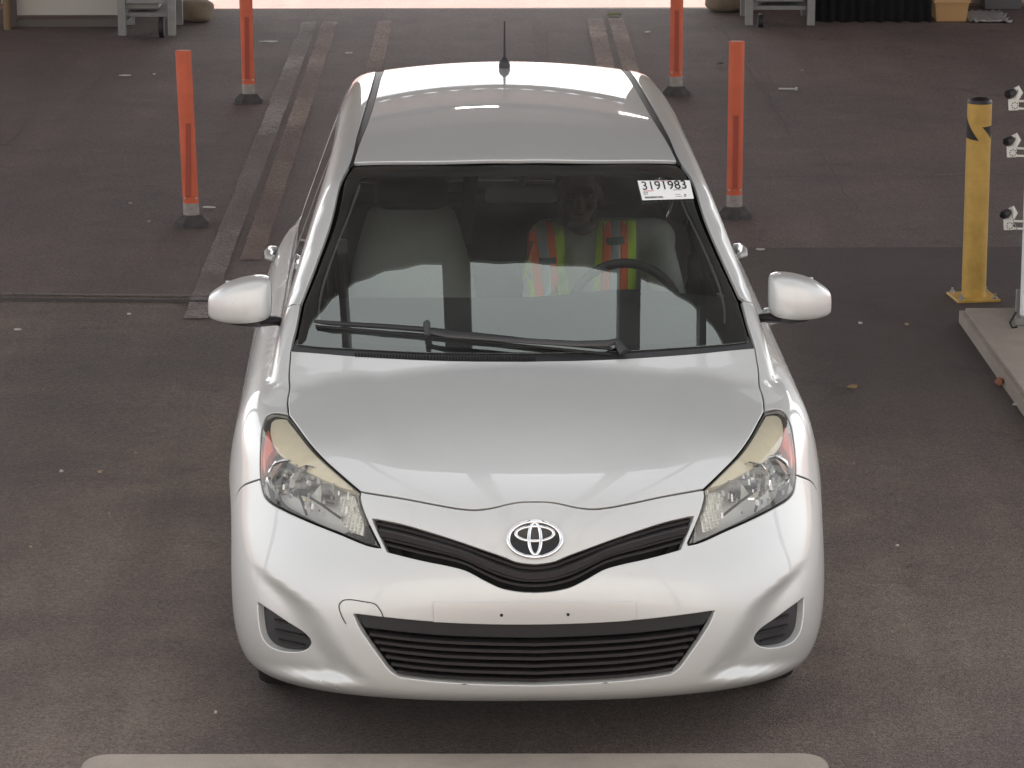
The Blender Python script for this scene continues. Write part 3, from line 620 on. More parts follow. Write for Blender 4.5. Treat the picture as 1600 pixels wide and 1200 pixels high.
panel('tailgate', hb, PAINT, car, rear=True, holes=[rg], h=.03)
panel('rear_bumper', sym([[rearpt(0, .5), rearpt(-.4, .5), side(3.66, .5)], [side(3.66, .5), side(3.66, .2)], [side(3.66, .2), rearpt(-.5, .2), rearpt(0, .2)]]), PAINT, car, rear=True, h=.03)
for s_ in (-1, 1):
    P0 = side(2.02, .86, s_); 
    hd = MB(); hd.tube([P0 + np.array([s_ * .004, -.085, .004]), P0 + np.array([s_ * .022, -.07, .006]), P0 + np.array([s_ * .028, 0, .008]), P0 + np.array([s_ * .022, .07, .006]), P0 + np.array([s_ * .004, .085, .004])], [.012, .016, .017, .016, .012], 10, flat=.8)
    hd.build('door_handle', PAINT, car, smooth=True)
    P1 = side(2.98, .885, s_); hd = MB(); hd.tube([P1 + np.array([s_ * .004, -.085, .004]), P1 + np.array([s_ * .022, -.07, .006]), P1 + np.array([s_ * .026, 0, .008]), P1 + np.array([s_ * .022, .07, .006]), P1 + np.array([s_ * .004, .085, .004])], [.012, .016, .017, .016, .012], 10, flat=.8)
    hd.build('door_handle', PAINT, car, smooth=True)

# ---- windscreen with its black border, cowl, wiper
glass_loop = sym([[(806, 257), (700, 258.5), (553, 261)], [(553, 261), (530, 330), (502, 410), (475, 478)], [(475, 478), (468, 512), (463, 539)], [(463, 539), (500, 543), (650, 551), (818, 553.5)]])
wind = panel('windscreen', glass_loop, WGLASS, car, h=.016, rim=.004, gap=.002)
band_out = glass_loop
band_in = sym([[(806, 269), (700, 269), (585, 270.5), (568, 274), (561, 284)], [(561, 284), (545, 327), (525, 376), (501, 444), (495, 481), (496, 505), (503, 521), (520, 529)], [(520, 529), (600, 536), (720, 541), (818, 542)]])
panel('windscreen_border', band_out, mat('black_ceramic_frit', (.012, .012, .013), .35), car, holes=[band_in], h=.014, off=-.005, rim=0, gap=0)
trim_in = outline([[(560, 281), (544, 325), (524, 375), (500, 443), (494, 480), (495, 506)], [(495, 506), (499, 506), (499, 481), (505, 446), (528, 378), (548, 328), (563, 285), (560, 281)]])
for L in (trim_in, mirror(trim_in)): panel('pillar_trim_edge', L, mat('grey_fabric_trim', (.17, .17, .16), .9), car, off=-.012, h=.01, rim=0, gap=0)
cowl_loop = sym([[(818, 549), (650, 546.5), (520, 536), (463, 529)], [(463, 529), (454, 548)], [(454, 548), (500, 551), (553, 555.5), (650, 561), (740, 563.5), (820, 564)]])
panel('cowl', cowl_loop, TRIM, car, off=-.006, h=.012, gap=-.004, rim=.01)
vent = MB()
for i in range(58):                                                # cowl air slots
    px = 556 + i * 4.9; C = px_car(px, 554.5 + 6.5 * math.sin((i / 57) * 1.35))[0]; vent.box((C[0], C[1] - .002, C[2] + .001), (.0052, .012, .010))
vent.build('cowl_vent_slots', SHELL, car)
def wp(px, py, o): P = px_car(px, py)[0]; return P + GN(P[None])[0] * o
wip = empty('windscreen_wiper'); wip.parent = car; wip.name = 'wiper'
BLKG = mat('wiper_black', (.018, .018, .019), .38)
C = [wp(x, y, .016) for x, y in ((494, 508), (520, 511), (600, 516), (665, 521), (740, 529), (850, 541), (955, 551))]
MB().tube(C, [.006, .009, .010, .011, .010, .009, .006], 8, flat=.8).build('wiper_blade', BLKG, wip, smooth=True)
C = [wp(x, y, .004) for x, y in ((494, 511), (600, 520), (740, 534), (955, 555))]
MB().tube(C, .004, 6).build('wiper_rubber', RUB, wip, smooth=True)
C = [wp(x, y, o) for x, y, o in ((668, 517, .030), (672, 530, .030), (700, 535.5, .030), (800, 543, .030), (900, 548, .028), (948, 546, .024), (962, 541, .020), (975, 556, .014))]
MB().tube(C, [.007, .009, .010, .010, .012, .014, .016, .020], 8, flat=.6).build('wiper_arm', mat('wiper_arm_grey', (.035, .035, .037), .4), wip, smooth=True)
C = [wp(668, 511, .016), wp(668, 519, .034), wp(669, 537, .03)]
MB().tube(C, [.010, .011, .008], 8).build('wiper_clip', mat('wiper_arm_grey'), wip, smooth=True)

# ---- grilles
def frac(topl, botl, t, n=41):
    a = crom([np.array([*p, 0.]) for p in topl], 6)[:, :2]; b = crom([np.array([*p, 0.]) for p in botl[::-1]], 6)[:, :2]
    def rs(c): 
        d = np.r_[0, np.cumsum(np.linalg.norm(np.diff(c, axis=0), axis=1))]; d /= d[-1]; u = np.linspace(0, 1, n); return np.stack([np.interp(u, d, c[:, 0]), np.interp(u, d, c[:, 1])], 1)
    q = rs(a) * (1 - t) + rs(b) * t; return q
def fullbar(q, off):
    P = px_car(q[:, 0], q[:, 1]); P[0, 0] = 0; P[:, 1] += off; M = P[::-1][:-1].copy(); M[:, 0] *= -1; return np.vstack([M, P]) if True else P
ugr = empty('upper_grille'); ugr.parent = car
panel('grille_backing', ug, mat('radiator_black', (.010, .010, .010), .8, bump=.3, bscale=300), ugr, off=-.060, gap=-.030, rim=0, h=.03)
for t, hz, dp, o in ((.20, .010, .03, .034), (.44, .022, .04, .022), (.66, .009, .03, .034), (.84, .009, .03, .032)):
    bar('slat', fullbar(frac(UG_top, UG_bot, t), o), None, hz, dp, BLK, ugr)
lgr = empty('lower_grille'); lgr.parent = car
panel('grille_backing', lg, mat('radiator_black'), lgr, off=-.065, gap=-.030, rim=0, h=.03)
q0, q1 = frac(LG_top, [LG_left[-1]] + LG_bot[1:], .0), frac(LG_top, [LG_left[-1]] + LG_bot[1:], .24)
pl = fullbar(q0, .012); pl2 = fullbar(q1, .020); n_ = len(pl)
obj('blank_panel', np.vstack([pl, pl2, pl2 + np.array([0, .03, -.004])]), [(i, i + 1, n_ + i + 1, n_ + i) for i in range(n_ - 1)] + [(n_ + i, n_ + i + 1, 2 * n_ + i + 1, 2 * n_ + i) for i in range(n_ - 1)], TRIM, lgr, smooth=True, angle=30)
for t in (.34, .46, .58, .70, .82, .94):
    bar('slat', fullbar(frac(LG_top, [LG_left[-1]] + LG_bot[1:], t), .026), None, .011, .034, BLK, lgr)
ribbon('opening_edge', [(836.5, 1066), (720, 1062.5), (660, 1058), (628, 1053)], .004, TRIM, lgr, off=-.004)
for sgn, L in ((-1, fogL), (1, mirror(fogL))):
    fg = empty('fog_lamp_cover'); fg.parent = car
    panel('insert', L, TRIM, fg, off=-.022, gap=-.003, rim=.0, h=.014)
    c = L.mean(0); zs = sorted(L[:, 2]); 
    for k in range(3):
        z = zs[0] + (zs[-1] - zs[0]) * (.2 + .24 * k); xs = []
        for i in range(len(L)):
            a, b = L[i], L[(i + 1) % len(L)]
            if (a[2] - z) * (b[2] - z) < 0: xs.append(a[0] + (b[0] - a[0]) * (z - a[2]) / (b[2] - a[2]))
        if len(xs) >= 2:
            X = np.linspace(min(xs) + (.045 if sgn < 0 else .010), max(xs) - (.045 if sgn > 0 else .010), 7); C = np.array([front(x, z) for x in X]); C[:, 1] += .016
            bar('slat', C, None, .007, .012, BLK, fg)
# ---- number plate blank, tow-hook cover line, screw holes
plate = outline([[(677, 939.5), (760, 940), (836, 940.5), (915, 940), (994, 938)], [(994, 938), (995.5, 969)], [(995.5, 969), (915, 974), (836, 976), (760, 975.5), (677, 972)], [(677, 972), (676, 939.5)]])
pb = panel('number_plate_blank', plate, mat('plate_blank_silver', (.58, .58, .565), .48, .5, coat=.6), car, off=.0045, rim=.006, gap=.001, rnd=.002, h=.02)
for px, py in ((783.5, 960.5), (887.5, 959.5)):
    C = px_car(px, py)[0]; b = MB(); b.lathe([(.0, -.0068), (.0042, -.0068), (.0046, -.004)], 12, 'y', tuple(C)); b.build('screw_hole', SHELL, pb)
ribbon('tow_hook_cover_gap', [(541, 975), (533, 960), (530, 946), (535, 939), (545, 937), (568, 940), (586, 944), (594, 953), (600, 966)], .0028, SEAM, car, off=.0016)
for a_, b_ in (((500, 1061), (504, 1069)), ((523, 1069), (527, 1077))):
    ribbon('bumper_scuff', [a_, b_], .004, mat('scuffed_primer', (.7, .7, .68), .8), car, off=.0006)

# ---- emblem on the nose: outer ring and two crossed inner rings on black
EC = px_car(836.5, 843.5)[0]; EC[0] = 0; EN = GN(EC[None])[0]; EX = np.array([1., 0, 0]); EY = np.cross(EN, EX); EY *= np.sign(EY[2])
emb = empty('emblem'); emb.parent = car
def ell(cx, cy, a, b, n=56, bow=0): return [EC + EX * (cx + a * math.cos(t)) + EY * (cy + b * math.sin(t)) + EN * (.010 - .05 * (cx + a * math.cos(t))**2 / .08 * .5) for t in np.linspace(0, 2 * math.pi, n + 1)]
def ring(name, e, r, fl):
    b = MB(); b.tube(e, r, 10, caps=False, flat=fl, up=tuple(EN)); return b.build(name, CHROME, emb, smooth=True)
b = MB(); e = ell(0, 0, .072, .048); v = [EC + EN * .004] + [p - EN * .004 for p in e[:-1]]; n_ = len(v) - 1
b.add(v, [(0, 1 + i, 1 + (i + 1) % n_) for i in range(n_)]); b.build('emblem_base', mat('gloss_black', (.008, .008, .009), .12), emb)
ring('outer_ring', ell(0, 0, .0735, .0495), .0050, .7)
ring('inner_ring', ell(0, .0155, .052, .0205), .0044, .7)
ring('inner_ring', ell(0, .0015, .0165, .0445), .0044, .75)

# ---- headlights
BEZ = mat('cream_bezel', (.86, .79, .62), .5, var=.06, vscale=20); AMB = mat('amber_reflector', (.75, .13, .05), .25, coat=.5)
HOUS = mat('headlamp_housing', (.70, .71, .70), .45, .15); REFL = mat('headlamp_reflector', (.85, .86, .87), .14, .95)
PRISM = mat('prismatic_plastic', (.85, .84, .80), .2, .3)
Zp = lambda l: [(380 + a / 4.615, 620 + b / 4.615) for a, b in l]
bez_px = [Zp([(190, 175), (215, 150), (255, 140), (310, 146)]), Zp([(310, 146), (400, 262), (520, 412), (650, 532), (815, 672)]), Zp([(815, 672), (700, 648), (560, 588), (400, 508), (300, 452), (238, 400), (200, 335), (182, 250), (190, 175)])]
amb_px = [Zp([(170, 225), (185, 300), (203, 375)]), Zp([(203, 375), (165, 425), (148, 490), (138, 560)]), Zp([(138, 560), (124, 480), (130, 380), (170, 225)])]
sig_px = [Zp([(660, 700), (700, 685), (775, 690)]), Zp([(775, 690), (800, 790), (838, 900), (832, 985)]), Zp([(832, 985), (760, 960), (690, 915)]), Zp([(690, 915), (668, 820), (660, 700)])]
low_px = [Zp([(226, 425), (300, 472), (400, 530), (560, 605), (700, 662), (820, 690)]), Zp([(820, 690), (850, 830), (930, 1040)]), Zp([(930, 1040), (700, 965), (500, 880), (300, 785), (200, 720), (160, 640), (160, 540), (226, 425)])]
for sgn in (-1, 1):
    mm = (lambda L: L) if sgn < 0 else mirror
    hl = empty('headlight'); hl.parent = car
    panel('lens', mm(lampL), LENS, hl, h=.016, rim=.02, gap=.0026, rnd=.003)
    panel('lens_edge', mm(lampL), mat('lamp_seal_grey', (.34, .34, .30), .5), hl, holes=[(lambda c: c + (mm(lampL) - c) * .925)(mm(lampL).mean(0))], h=.014, off=-.004, gap=.004, rim=0)
    panel('housing', mm(lampL), HOUS, hl, h=.03, off=-.055, gap=.006, rim=0)
    panel('bezel', mm(outline(bez_px)), BEZ, hl, h=.014, off=-.008, gap=0, rim=.035, rnd=.004)
    panel('side_reflector', mm(outline(amb_px)), AMB, hl, h=.012, off=-.007, gap=0, rim=.02)
    sg = panel('turn_signal', mm(outline(sig_px)), PRISM, hl, h=.012, off=-.026, gap=0, rim=.025)
    # prismatic cells of the turn signal, small pyramids
    S = mm(outline(sig_px)); U = chart(S); lo, hi = U.min(0), U.max(0); b = MB(); nx_, nz_ = 7, 12
    gx, gz = np.meshgrid(np.linspace(lo[0], hi[0], nx_ + 2)[1:-1], np.linspace(lo[1], hi[1], nz_ + 2)[1:-1]); Q = np.stack([gx.ravel(), gz.ravel()], 1); Q = Q[inside(Q, U)]
    for p in from_center(unchart(Q)):
        n = GN(p[None])[0]; c = p - n * .026; t = np.cross(n, [0, 0, 1.]); t /= np.linalg.norm(t); u = np.cross(t, n); k = .0052
        b.add([c - t * k - u * k, c + t * k - u * k, c + t * k + u * k, c - t * k + u * k, c + n * .006], [(0, 1, 4), (1, 2, 4), (2, 3, 4), (3, 0, 4)])
    b.build('signal_prisms', PRISM, hl)
    # two reflector bowls with bulbs and vertical flutes
    for (zx, zy, r0, dep) in ((300, 610, .050, .045), (470, 660, .052, .045)):
        P = px_car(*Zp([(zx, zy)])[0])[0] * np.array([1, 1, 1.]); P = P if sgn < 0 else P * np.array([-1, 1, 1]); y_ = P[1] + .055
        b = MB(); prof = [(.010, dep), (.022, dep * .78), (.036, dep * .40), (r0, 0), (r0 + .003, -.001), (r0 + .003, .012)]
        b.lathe(prof, 18, 'y', (P[0], y_ - .012, P[2])); jr = random.Random(int(zx)); b.v = [(q[0] + jr.uniform(-.002, .002), q[1] + jr.uniform(-.003, .003), q[2] + jr.uniform(-.002, .002)) for q in b.v]; b.build('reflector_bowl', REFL, hl)
        MB().lathe([(.0, -.012), (.007, -.010), (.009, .0), (.007, .03)], 14, 'y', (P[0], y_ + .004, P[2])).build('bulb', mat('bulb_glass', (.75, .75, .74), .08, .3), hl, smooth=True)
    for k in range(9):
        P = px_car(*Zp([(568 + k * 10.5, 720)])[0])[0]; P = P if sgn < 0 else P * np.array([-1, 1, 1])
        b = MB(); b.tube([P + np.array([0, .036, -.036]), P + np.array([0, .030, 0]), P + np.array([0, .034, .030])], .0035, 6); b.build('flute', REFL, hl, smooth=True)
    # faceted reflector: many small tilted mirror facets around the bulbs
    S = mm(outline(low_px)); U = chart(S); lo, hi = U.min(0), U.max(0); rg_ = np.random.default_rng(5); Q = rg_.uniform(lo, hi, (900, 2)); Q = Q[inside(Q, U)][:46]; b = MB()
    for p in from_center(unchart(Q)):
        if p[2] < .672 and rg_.random() < .8: continue
        n = np.array([rg_.normal(0, .35) , -1, rg_.normal(.25, .35)]); n /= np.linalg.norm(n); t = np.cross(n, [0, 0, 1.]); t /= np.linalg.norm(t); u = np.cross(t, n); k, kk = rg_.uniform(.002, .005), rg_.uniform(.004, .012); c = p + np.array([0, rg_.uniform(.022, .04), 0])
        b.add([c - t * k - u * kk, c + t * k - u * kk, c + t * k + u * kk, c - t * k + u * kk], [(0, 1, 2, 3)])
    tag(b.build('reflector_facets', mat('soft_mirror_facets', (.72, .73, .74), .42, .8), hl), kind='stuff')
    b = MB()
    P = [px_car(*p)[0] for p in Zp([(180, 520), (250, 580), (400, 700), (560, 800), (700, 900)])]; P = [(p if sgn < 0 else p * np.array([-1, 1, 1])) + np.array([0, .035, 0]) for p in P]
    b.tube(P, .004, 6); b.build('inner_divider', TRIM, hl, smooth=True)
    P = [px_car(*p)[0] for p in Zp([(395, 710), (430, 800), (455, 875)])]; P = [(p if sgn < 0 else p * np.array([-1, 1, 1])) + np.array([0, .033, 0]) for p in P]
    MB().tube(P, .004, 6).build('inner_divider', TRIM, hl, smooth=True)

# ---- door mirrors
for s_ in (-1, 1):
    mr = empty('door_mirror'); mr.parent = car
    # cross-sections along x: (x, y centre, z centre, half depth, half height)
    sec = [(.765, 1.335, 1.090, .030, .050), (.775, 1.330, 1.090, .058, .062), (.80, 1.325, 1.092, .072, .068), (.85, 1.322, 1.092, .076, .068), (.90, 1.330, 1.088, .070, .060), (.935, 1.345, 1.082, .056, .047), (.958, 1.362, 1.077, .042, .035), (.964, 1.368, 1.075, .030, .024)]
    n = 28; v = []; 
    for (x, yc, zc, hy, hz) in sec:
        for k in range(n):
            a = 2 * math.pi * k / n; c_, s2 = math.cos(a), math.sin(a); e = .46
            yy = math.copysign(abs(c_)**e, c_) * hy; zz = math.copysign(abs(s2)**e, s2) * hz
            if yy > 0: yy *= .75
            zz *= 1 - .0 * yy; v.append((s_ * x, yc + yy + .35 * max(zz, 0) * .5, zc + zz - .10 * (x - .77)))
    f = [(i * n + k, i * n + (k + 1) % n, (i + 1) * n + (k + 1) % n, (i + 1) * n + k) for i in range(len(sec) - 1) for k in range(n)] + [tuple(range(n)), tuple((len(sec) - 1) * n + k for k in range(n))]
    b = MB(); b.add(v, f); h_ = b.build('mirror_housing', PAINT, mr, smooth=True, angle=70)
    md = h_.modifiers.new('s', 'SUBSURF'); md.levels = 1; md.render_levels = 2
    b = MB(); b.tube([(s_ * .70, 1.40, .985), (s_ * .76, 1.385, 1.005), (s_ * .82, 1.34, 1.014), (s_ * .88, 1.335, 1.020), (s_ * .935, 1.345, 1.028)], [.034, .036, .046, .040, .022], 14, flat=.42, up=(0, 0, 1)); b.build('mirror_foot', BLK, mr, smooth=True)
    b = MB(); b.box((s_ * .85, 1.385, 1.088), (.12, .004, .085), bev=.001); b.build('mirror_glass', CHROME, mr)

# ---- antenna, roof joint
AP = px_car(787, 106)[0]; AP[0] = 0
an = empty('antenna'); an.parent = car
MB().lathe([(.020, -.004), (.021, .012), (.017, .026), (.010, .034), (.006, .040)], 20, 'z', tuple(AP)).build('antenna_base', BLK, an, smooth=True)
b = MB(); np_ = 34
b.tube([AP + np.array([0, .0 - .02 * t, .036 + .135 * t]) for t in np.linspace(0, 1, np_)], [(.0052 - .0018 * i / np_) * (1.0 if i % 2 else .82) for i in range(np_)], 8); b.build('antenna_mast', BLK, an, smooth=True)

# ---- wheels
TY = mat('tyre_rubber', (.018, .018, .018), .8, bump=.2, bscale=90); RIMM = mat('wheel_cover_silver', (.45, .45, .45), .35, .6)
for s_ in (-1, 1):
    for cy in (WY1, WY2):
        wh = empty('wheel'); wh.parent = car; x0 = s_ * .80
        prof = [(.185, .075), (.20, .088), (.255, .092), (.280, .082), (.291, .062), (.2935, .02), (.2935, -.02), (.291, -.062), (.280, -.082), (.20, -.09), (.185, -.08)]
        MB().lathe([(r, s_ * (h - .085)) for r, h in prof], 48, 'x', (x0, cy, WZ + .0015), cap=False).build('tyre', TY, wh, smooth=True)
        b = MB(); b.lathe([(.0, s_ * -.008), (.05, s_ * -.008), (.06, s_ * -.018), (.165, s_ * -.012), (.186, s_ * -.006), (.19, s_ * -.02), (.18, s_ * -.10)], 40, 'x', (x0, cy, WZ)); b.build('wheel_cover', RIMM, wh, smooth=True)
        for k in range(8):
            a = k * math.pi / 4; b = MB(); b.box((0, 0, 0), (.006, .05, .022), rot=Matrix.Rotation(a, 3, 'X')); o = b.build('slot', SHELL, wh); o.location = (x0 - s_ * .012, cy + .125 * math.cos(a), WZ + .125 * math.sin(a))

# ---- sticker behind the windscreen
STK = mat('white_sticker', (.86, .86, .84), .5); INK = mat('black_ink', (.02, .02, .02), .6); RINK = mat('red_ink', (.6, .05, .05), .6)
cs = [px_car(*p)[0] for p in ((995.5, 285), (1077, 284.5), (1083.5, 313), (1003, 315.5))]
sn = GN(np.mean(cs, 0)[None])[0]; cs = [p + sn * .0065 for p in cs]
st = obj('window_sticker', cs + [p + sn * .0006 for p in cs], [(4, 5, 6, 7), (0, 3, 2, 1), (0, 1, 5, 4), (1, 2, 6, 5), (2, 3, 7, 6), (3, 0, 4, 7)], STK, car)
o_, ux, uy = cs[3], cs[2] - cs[3], cs[0] - cs[3]; Wd, Hd = np.linalg.norm(ux), np.linalg.norm(uy)
def SM(u, v): 
    m = Matrix.Identity(4); p = o_ + ux * u + uy * v + sn * .0012; a, c = ux / Wd, uy / Hd
    for i in range(3): m[i][0] = a[i]; m[i][1] = c[i]; m[i][2] = sn[i]; m[i][3] = p[i]
    return m
text_mesh('number', '3191983', Hd * .62, INK, st, SM(.06, .70), bold=Hd * .004, width=Wd * .86)
text_mesh('lettering', 'DT', Hd * .22, INK, st, SM(.06, .31), width=Wd * .085)
def srect(u0, v0, u1, v1, m, name):
    q = [o_ + ux * a + uy * b_ + sn * .0012 for a, b_ in ((u0, v0), (u1, v0), (u1, v1), (u0, v1))]; return q
bm_ = MB(); rr_ = random.Random(3); u = .06
while u < .40:
    wv = rr_.choice([.004, .006, .009]); bm_.add(srect(u, .07, u + wv, .17, INK, ''), [(0, 1, 2, 3)]); u += wv + rr_.choice([.004, .007])
bm_.build('barcode', INK, st)
bm_ = MB()
for (u0, v0, u1, v1) in ((.06, .435, .27, .465), (.30, .92, .62, .935)): bm_.add(srect(u0, v0, u1, v1, INK, ''), [(0, 1, 2, 3)])
bm_.build('red_fine_print', RINK, st)
bm_ = MB()
for (u0, v0, u1, v1) in ((.66, .22, .76, .24), (.66, .12, .78, .14), (.64, .455, .82, .475), (.82, .10, .86, .12), (.82, .14, .87, .16), (.83, .19, .87, .23)): bm_.add(srect(u0, v0, u1, v1, INK, ''), [(0, 1, 2, 3)])
bm_.build('fine_print', INK, st)


# ================================================================== CABIN AND DRIVER
FAB = mat('grey_seat_cover', (.60, .60, .55), .9, var=.05, vscale=10, bump=.2, bscale=250); DKF = mat('dark_seat_fabric', (.022, .021, .022), .9, bump=.2, bscale=250); DASH = mat('dashboard_plastic', (.045, .046, .046), .7, bump=.15, bscale=300)
def loft(name, secs, m, parent, n=24, e=.6, angle=60):
    """sections: (centre, half x, half y, axis tilt) stacked along z as superellipses"""
    v = []
    for (cx, cy, cz, hx, hy) in secs:
        for k in range(n):
            a = 2 * math.pi * k / n; c_, s_ = math.cos(a), math.sin(a); v.append((cx + math.copysign(abs(c_)**e, c_) * hx, cy + math.copysign(abs(s_)**e, s_) * hy, cz))
    f = [(i * n + k, i * n + (k + 1) % n, (i + 1) * n + (k + 1) % n, (i + 1) * n + k) for i in range(len(secs) - 1) for k in range(n)] + [tuple(range(n))[::-1], tuple((len(secs) - 1) * n + k for k in range(n))]
    return MB().add(v, f).build(name, m, parent, smooth=True, angle=angle)
for sx, cover in ((-.335, FAB), (.365, DKF)):
    seat = empty('front_seat'); seat.parent = car
    loft('backrest', [(sx, 2.18, .50, .23, .07), (sx, 2.22, .62, .235, .085), (sx, 2.28, .80, .23, .085), (sx, 2.33, .98, .20, .075), (sx, 2.36, 1.10, .165, .06), (sx, 2.37, 1.155, .145, .05), (sx, 2.375, 1.18, .11, .03)], cover, seat)
    loft('cushion', [(sx, 1.98, .36, .22, .26), (sx, 1.97, .42, .235, .275), (sx, 1.96, .47, .23, .27), (sx, 1.96, .50, .20, .24)], cover, seat)
    loft('headrest', [(sx, 2.37, 1.165, .10, .035), (sx, 2.365, 1.19, .125, .05), (sx, 2.37, 1.25, .125, .05), (sx, 2.375, 1.295, .11, .04), (sx, 2.375, 1.31, .07, .025)], DKF, seat)
    for d in (-.05, .05): MB().tube([(sx + d, 2.365, 1.12), (sx + d, 2.37, 1.20)], .006, 8).build('headrest_post', CHROME, seat, smooth=True)
rs = empty('rear_seat'); rs.parent = car
MB().box((0, 3.40, .985), (1.16, .40, .02), bev=.004).build('parcel_shelf', DKF, car)
loft('backrest', [(0, 3.05, .45, .62, .07), (0, 3.12, .75, .62, .08), (0, 3.18, 1.0, .58, .06), (0, 3.19, 1.04, .55, .03)], DKF, rs)
loft('cushion', [(0, 2.85, .36, .62, .22), (0, 2.85, .46, .62, .22)], DKF, rs)
for sx in (-.36, .36): loft('headrest', [(sx, 3.19, 1.05, .10, .03), (sx, 3.19, 1.09, .11, .045), (sx, 3.19, 1.15, .09, .03)], DKF, rs)
# dashboard following the base of the windscreen
v = []; n = 24; X = np.linspace(-.66, .66, n + 1)
for (dy, z) in ((.05, .90), (.16, .975), (.30, 1.03), (.44, 1.055), (.52, 1.0), (.55, .80), (.50, .60), (.2, .55)):
    for x in X:
        bul = .022 * math.exp(-((x - .33) / .2)**2) if .2 < dy < .53 else 0; v.append((x, 1.02 + .25 * x * x + dy * (1 - .2 * x * x), z - .02 * (x / .66)**4 + bul))
f = [(r_ * (n + 1) + i, r_ * (n + 1) + i + 1, (r_ + 1) * (n + 1) + i + 1, (r_ + 1) * (n + 1) + i) for r_ in range(7) for i in range(n)]
MB().add(v, f).build('dashboard', DASH, car, smooth=True, angle=60)
MB().box((0, 1.75, .55), (.24, .7, .3), bev=.03).build('centre_console', DASH, car)
# steering wheel
sw_ = empty('steering_wheel'); sw_.parent = car; SC = np.array([.345, 1.66, .945]); tl = R(25)
def swp(a, r): return SC + np.array([r * math.cos(a), r * math.sin(a) * math.sin(tl), r * math.sin(a) * math.cos(tl)])
MB().tube([swp(a, .178) for a in np.linspace(0, 2 * math.pi, 41)], .0155, 12, caps=False).build('rim', mat('steering_leather', (.03, .03, .032), .5), sw_, smooth=True)
loft('hub', [(SC[0], SC[1] + .02, SC[2] - .06, .06, .03), (SC[0], SC[1], SC[2], .08, .035), (SC[0], SC[1] + .01, SC[2] + .05, .06, .03)], DASH, sw_)
for a in (0, math.pi, -math.pi / 2): MB().tube([swp(a, .06), swp(a, .172)], .014, 8, flat=.6).build('spoke', DASH, sw_, smooth=True)
MB().tube([SC, SC + np.array([0, -.22, -.10])], .04, 12).build('column', DASH, sw_, smooth=True)
# inside mirror, sun visors, belts, roof lining
rm = empty('rear_view_mirror'); rm.parent = car
P = px_at(815, 302, 1.86)
loft('mirror_shell', [(P[0], P[1], P[2] - .03, .10, .012), (P[0], P[1] - .006, P[2] - .02, .117, .022), (P[0], P[1] - .006, P[2] + .02, .117, .022), (P[0], P[1], P[2] + .03, .10, .012)], mat('grey_mirror_shell', (.22, .225, .22), .5), rm)
MB().tube([P + np.array([0, -.01, .02]), P + np.array([0, -.05, .085])], .012, 8).build('mirror_stalk', BLK, rm, smooth=True)
v = []; f = []; nx, ny = 12, 14
for j in range(ny + 1):
    for i in range(nx + 1):
        x = -.54 + 1.08 * i / nx; y = 1.86 + 1.64 * j / ny; v.append((x, y, float(roof_z(y)) - .050 * (x / .55)**2 - .045))
for j in range(ny):
    for i in range(nx): a = j * (nx + 1) + i; f.append((a, a + 1, a + nx + 2, a + nx + 1))
obj('roof_lining', v, f, mat('grey_fabric_trim'), car, smooth=True)
BELT = mat('seat_belt_webbing', (.03, .03, .032), .8); BG = mat('belt_guide_grey', (.22, .22, .21), .5)
for (a, b_, c) in (((737, 268), (727, 365), (727, 480)), ((537, 345), (535, 400), (540, 490))):
    y_ = 2.45 if a[0] > 600 else 2.05
    P_ = [px_at(*a, y_ + .02), px_at(*b_, y_), px_at(*c, y_ - .02)]; q = MB(); q.tube(P_, .024 if a[0] > 600 else .014, 8, flat=.12, up=(0, 1, 0)); q.build('seat_belt', BELT, car)
    q = MB(); q.box(tuple(px_at(b_[0], b_[1] + 8 if a[0] > 600 else 385, y_ - .015)), (.032, .02, .05), bev=.005); q.build('belt_guide', BG, car)
for s_ in (-1, 1):                                                   # door trims and inner pillars seen through the glass
    MB().box((s_ * .66, 2.0, .66), (.05, 1.7, .52), bev=.02).build('door_trim', DKF, car)
    MB().tube([(s_ * .655, 2.24, .95), (s_ * .60, 2.28, 1.22), (s_ * .54, 2.30, 1.39)], .04, 10, flat=.5).build('centre_pillar_trim', mat('pillar_trim_dark', (.05, .05, .05), .8), car, smooth=True)
    P_ = px_at(627 if s_ < 0 else 1010, 268, 1.88); MB().box((P_[0], 1.93, 1.372), (.30, .13, .018), bev=.006).build('sun_visor', mat('grey_fabric_trim'), car)

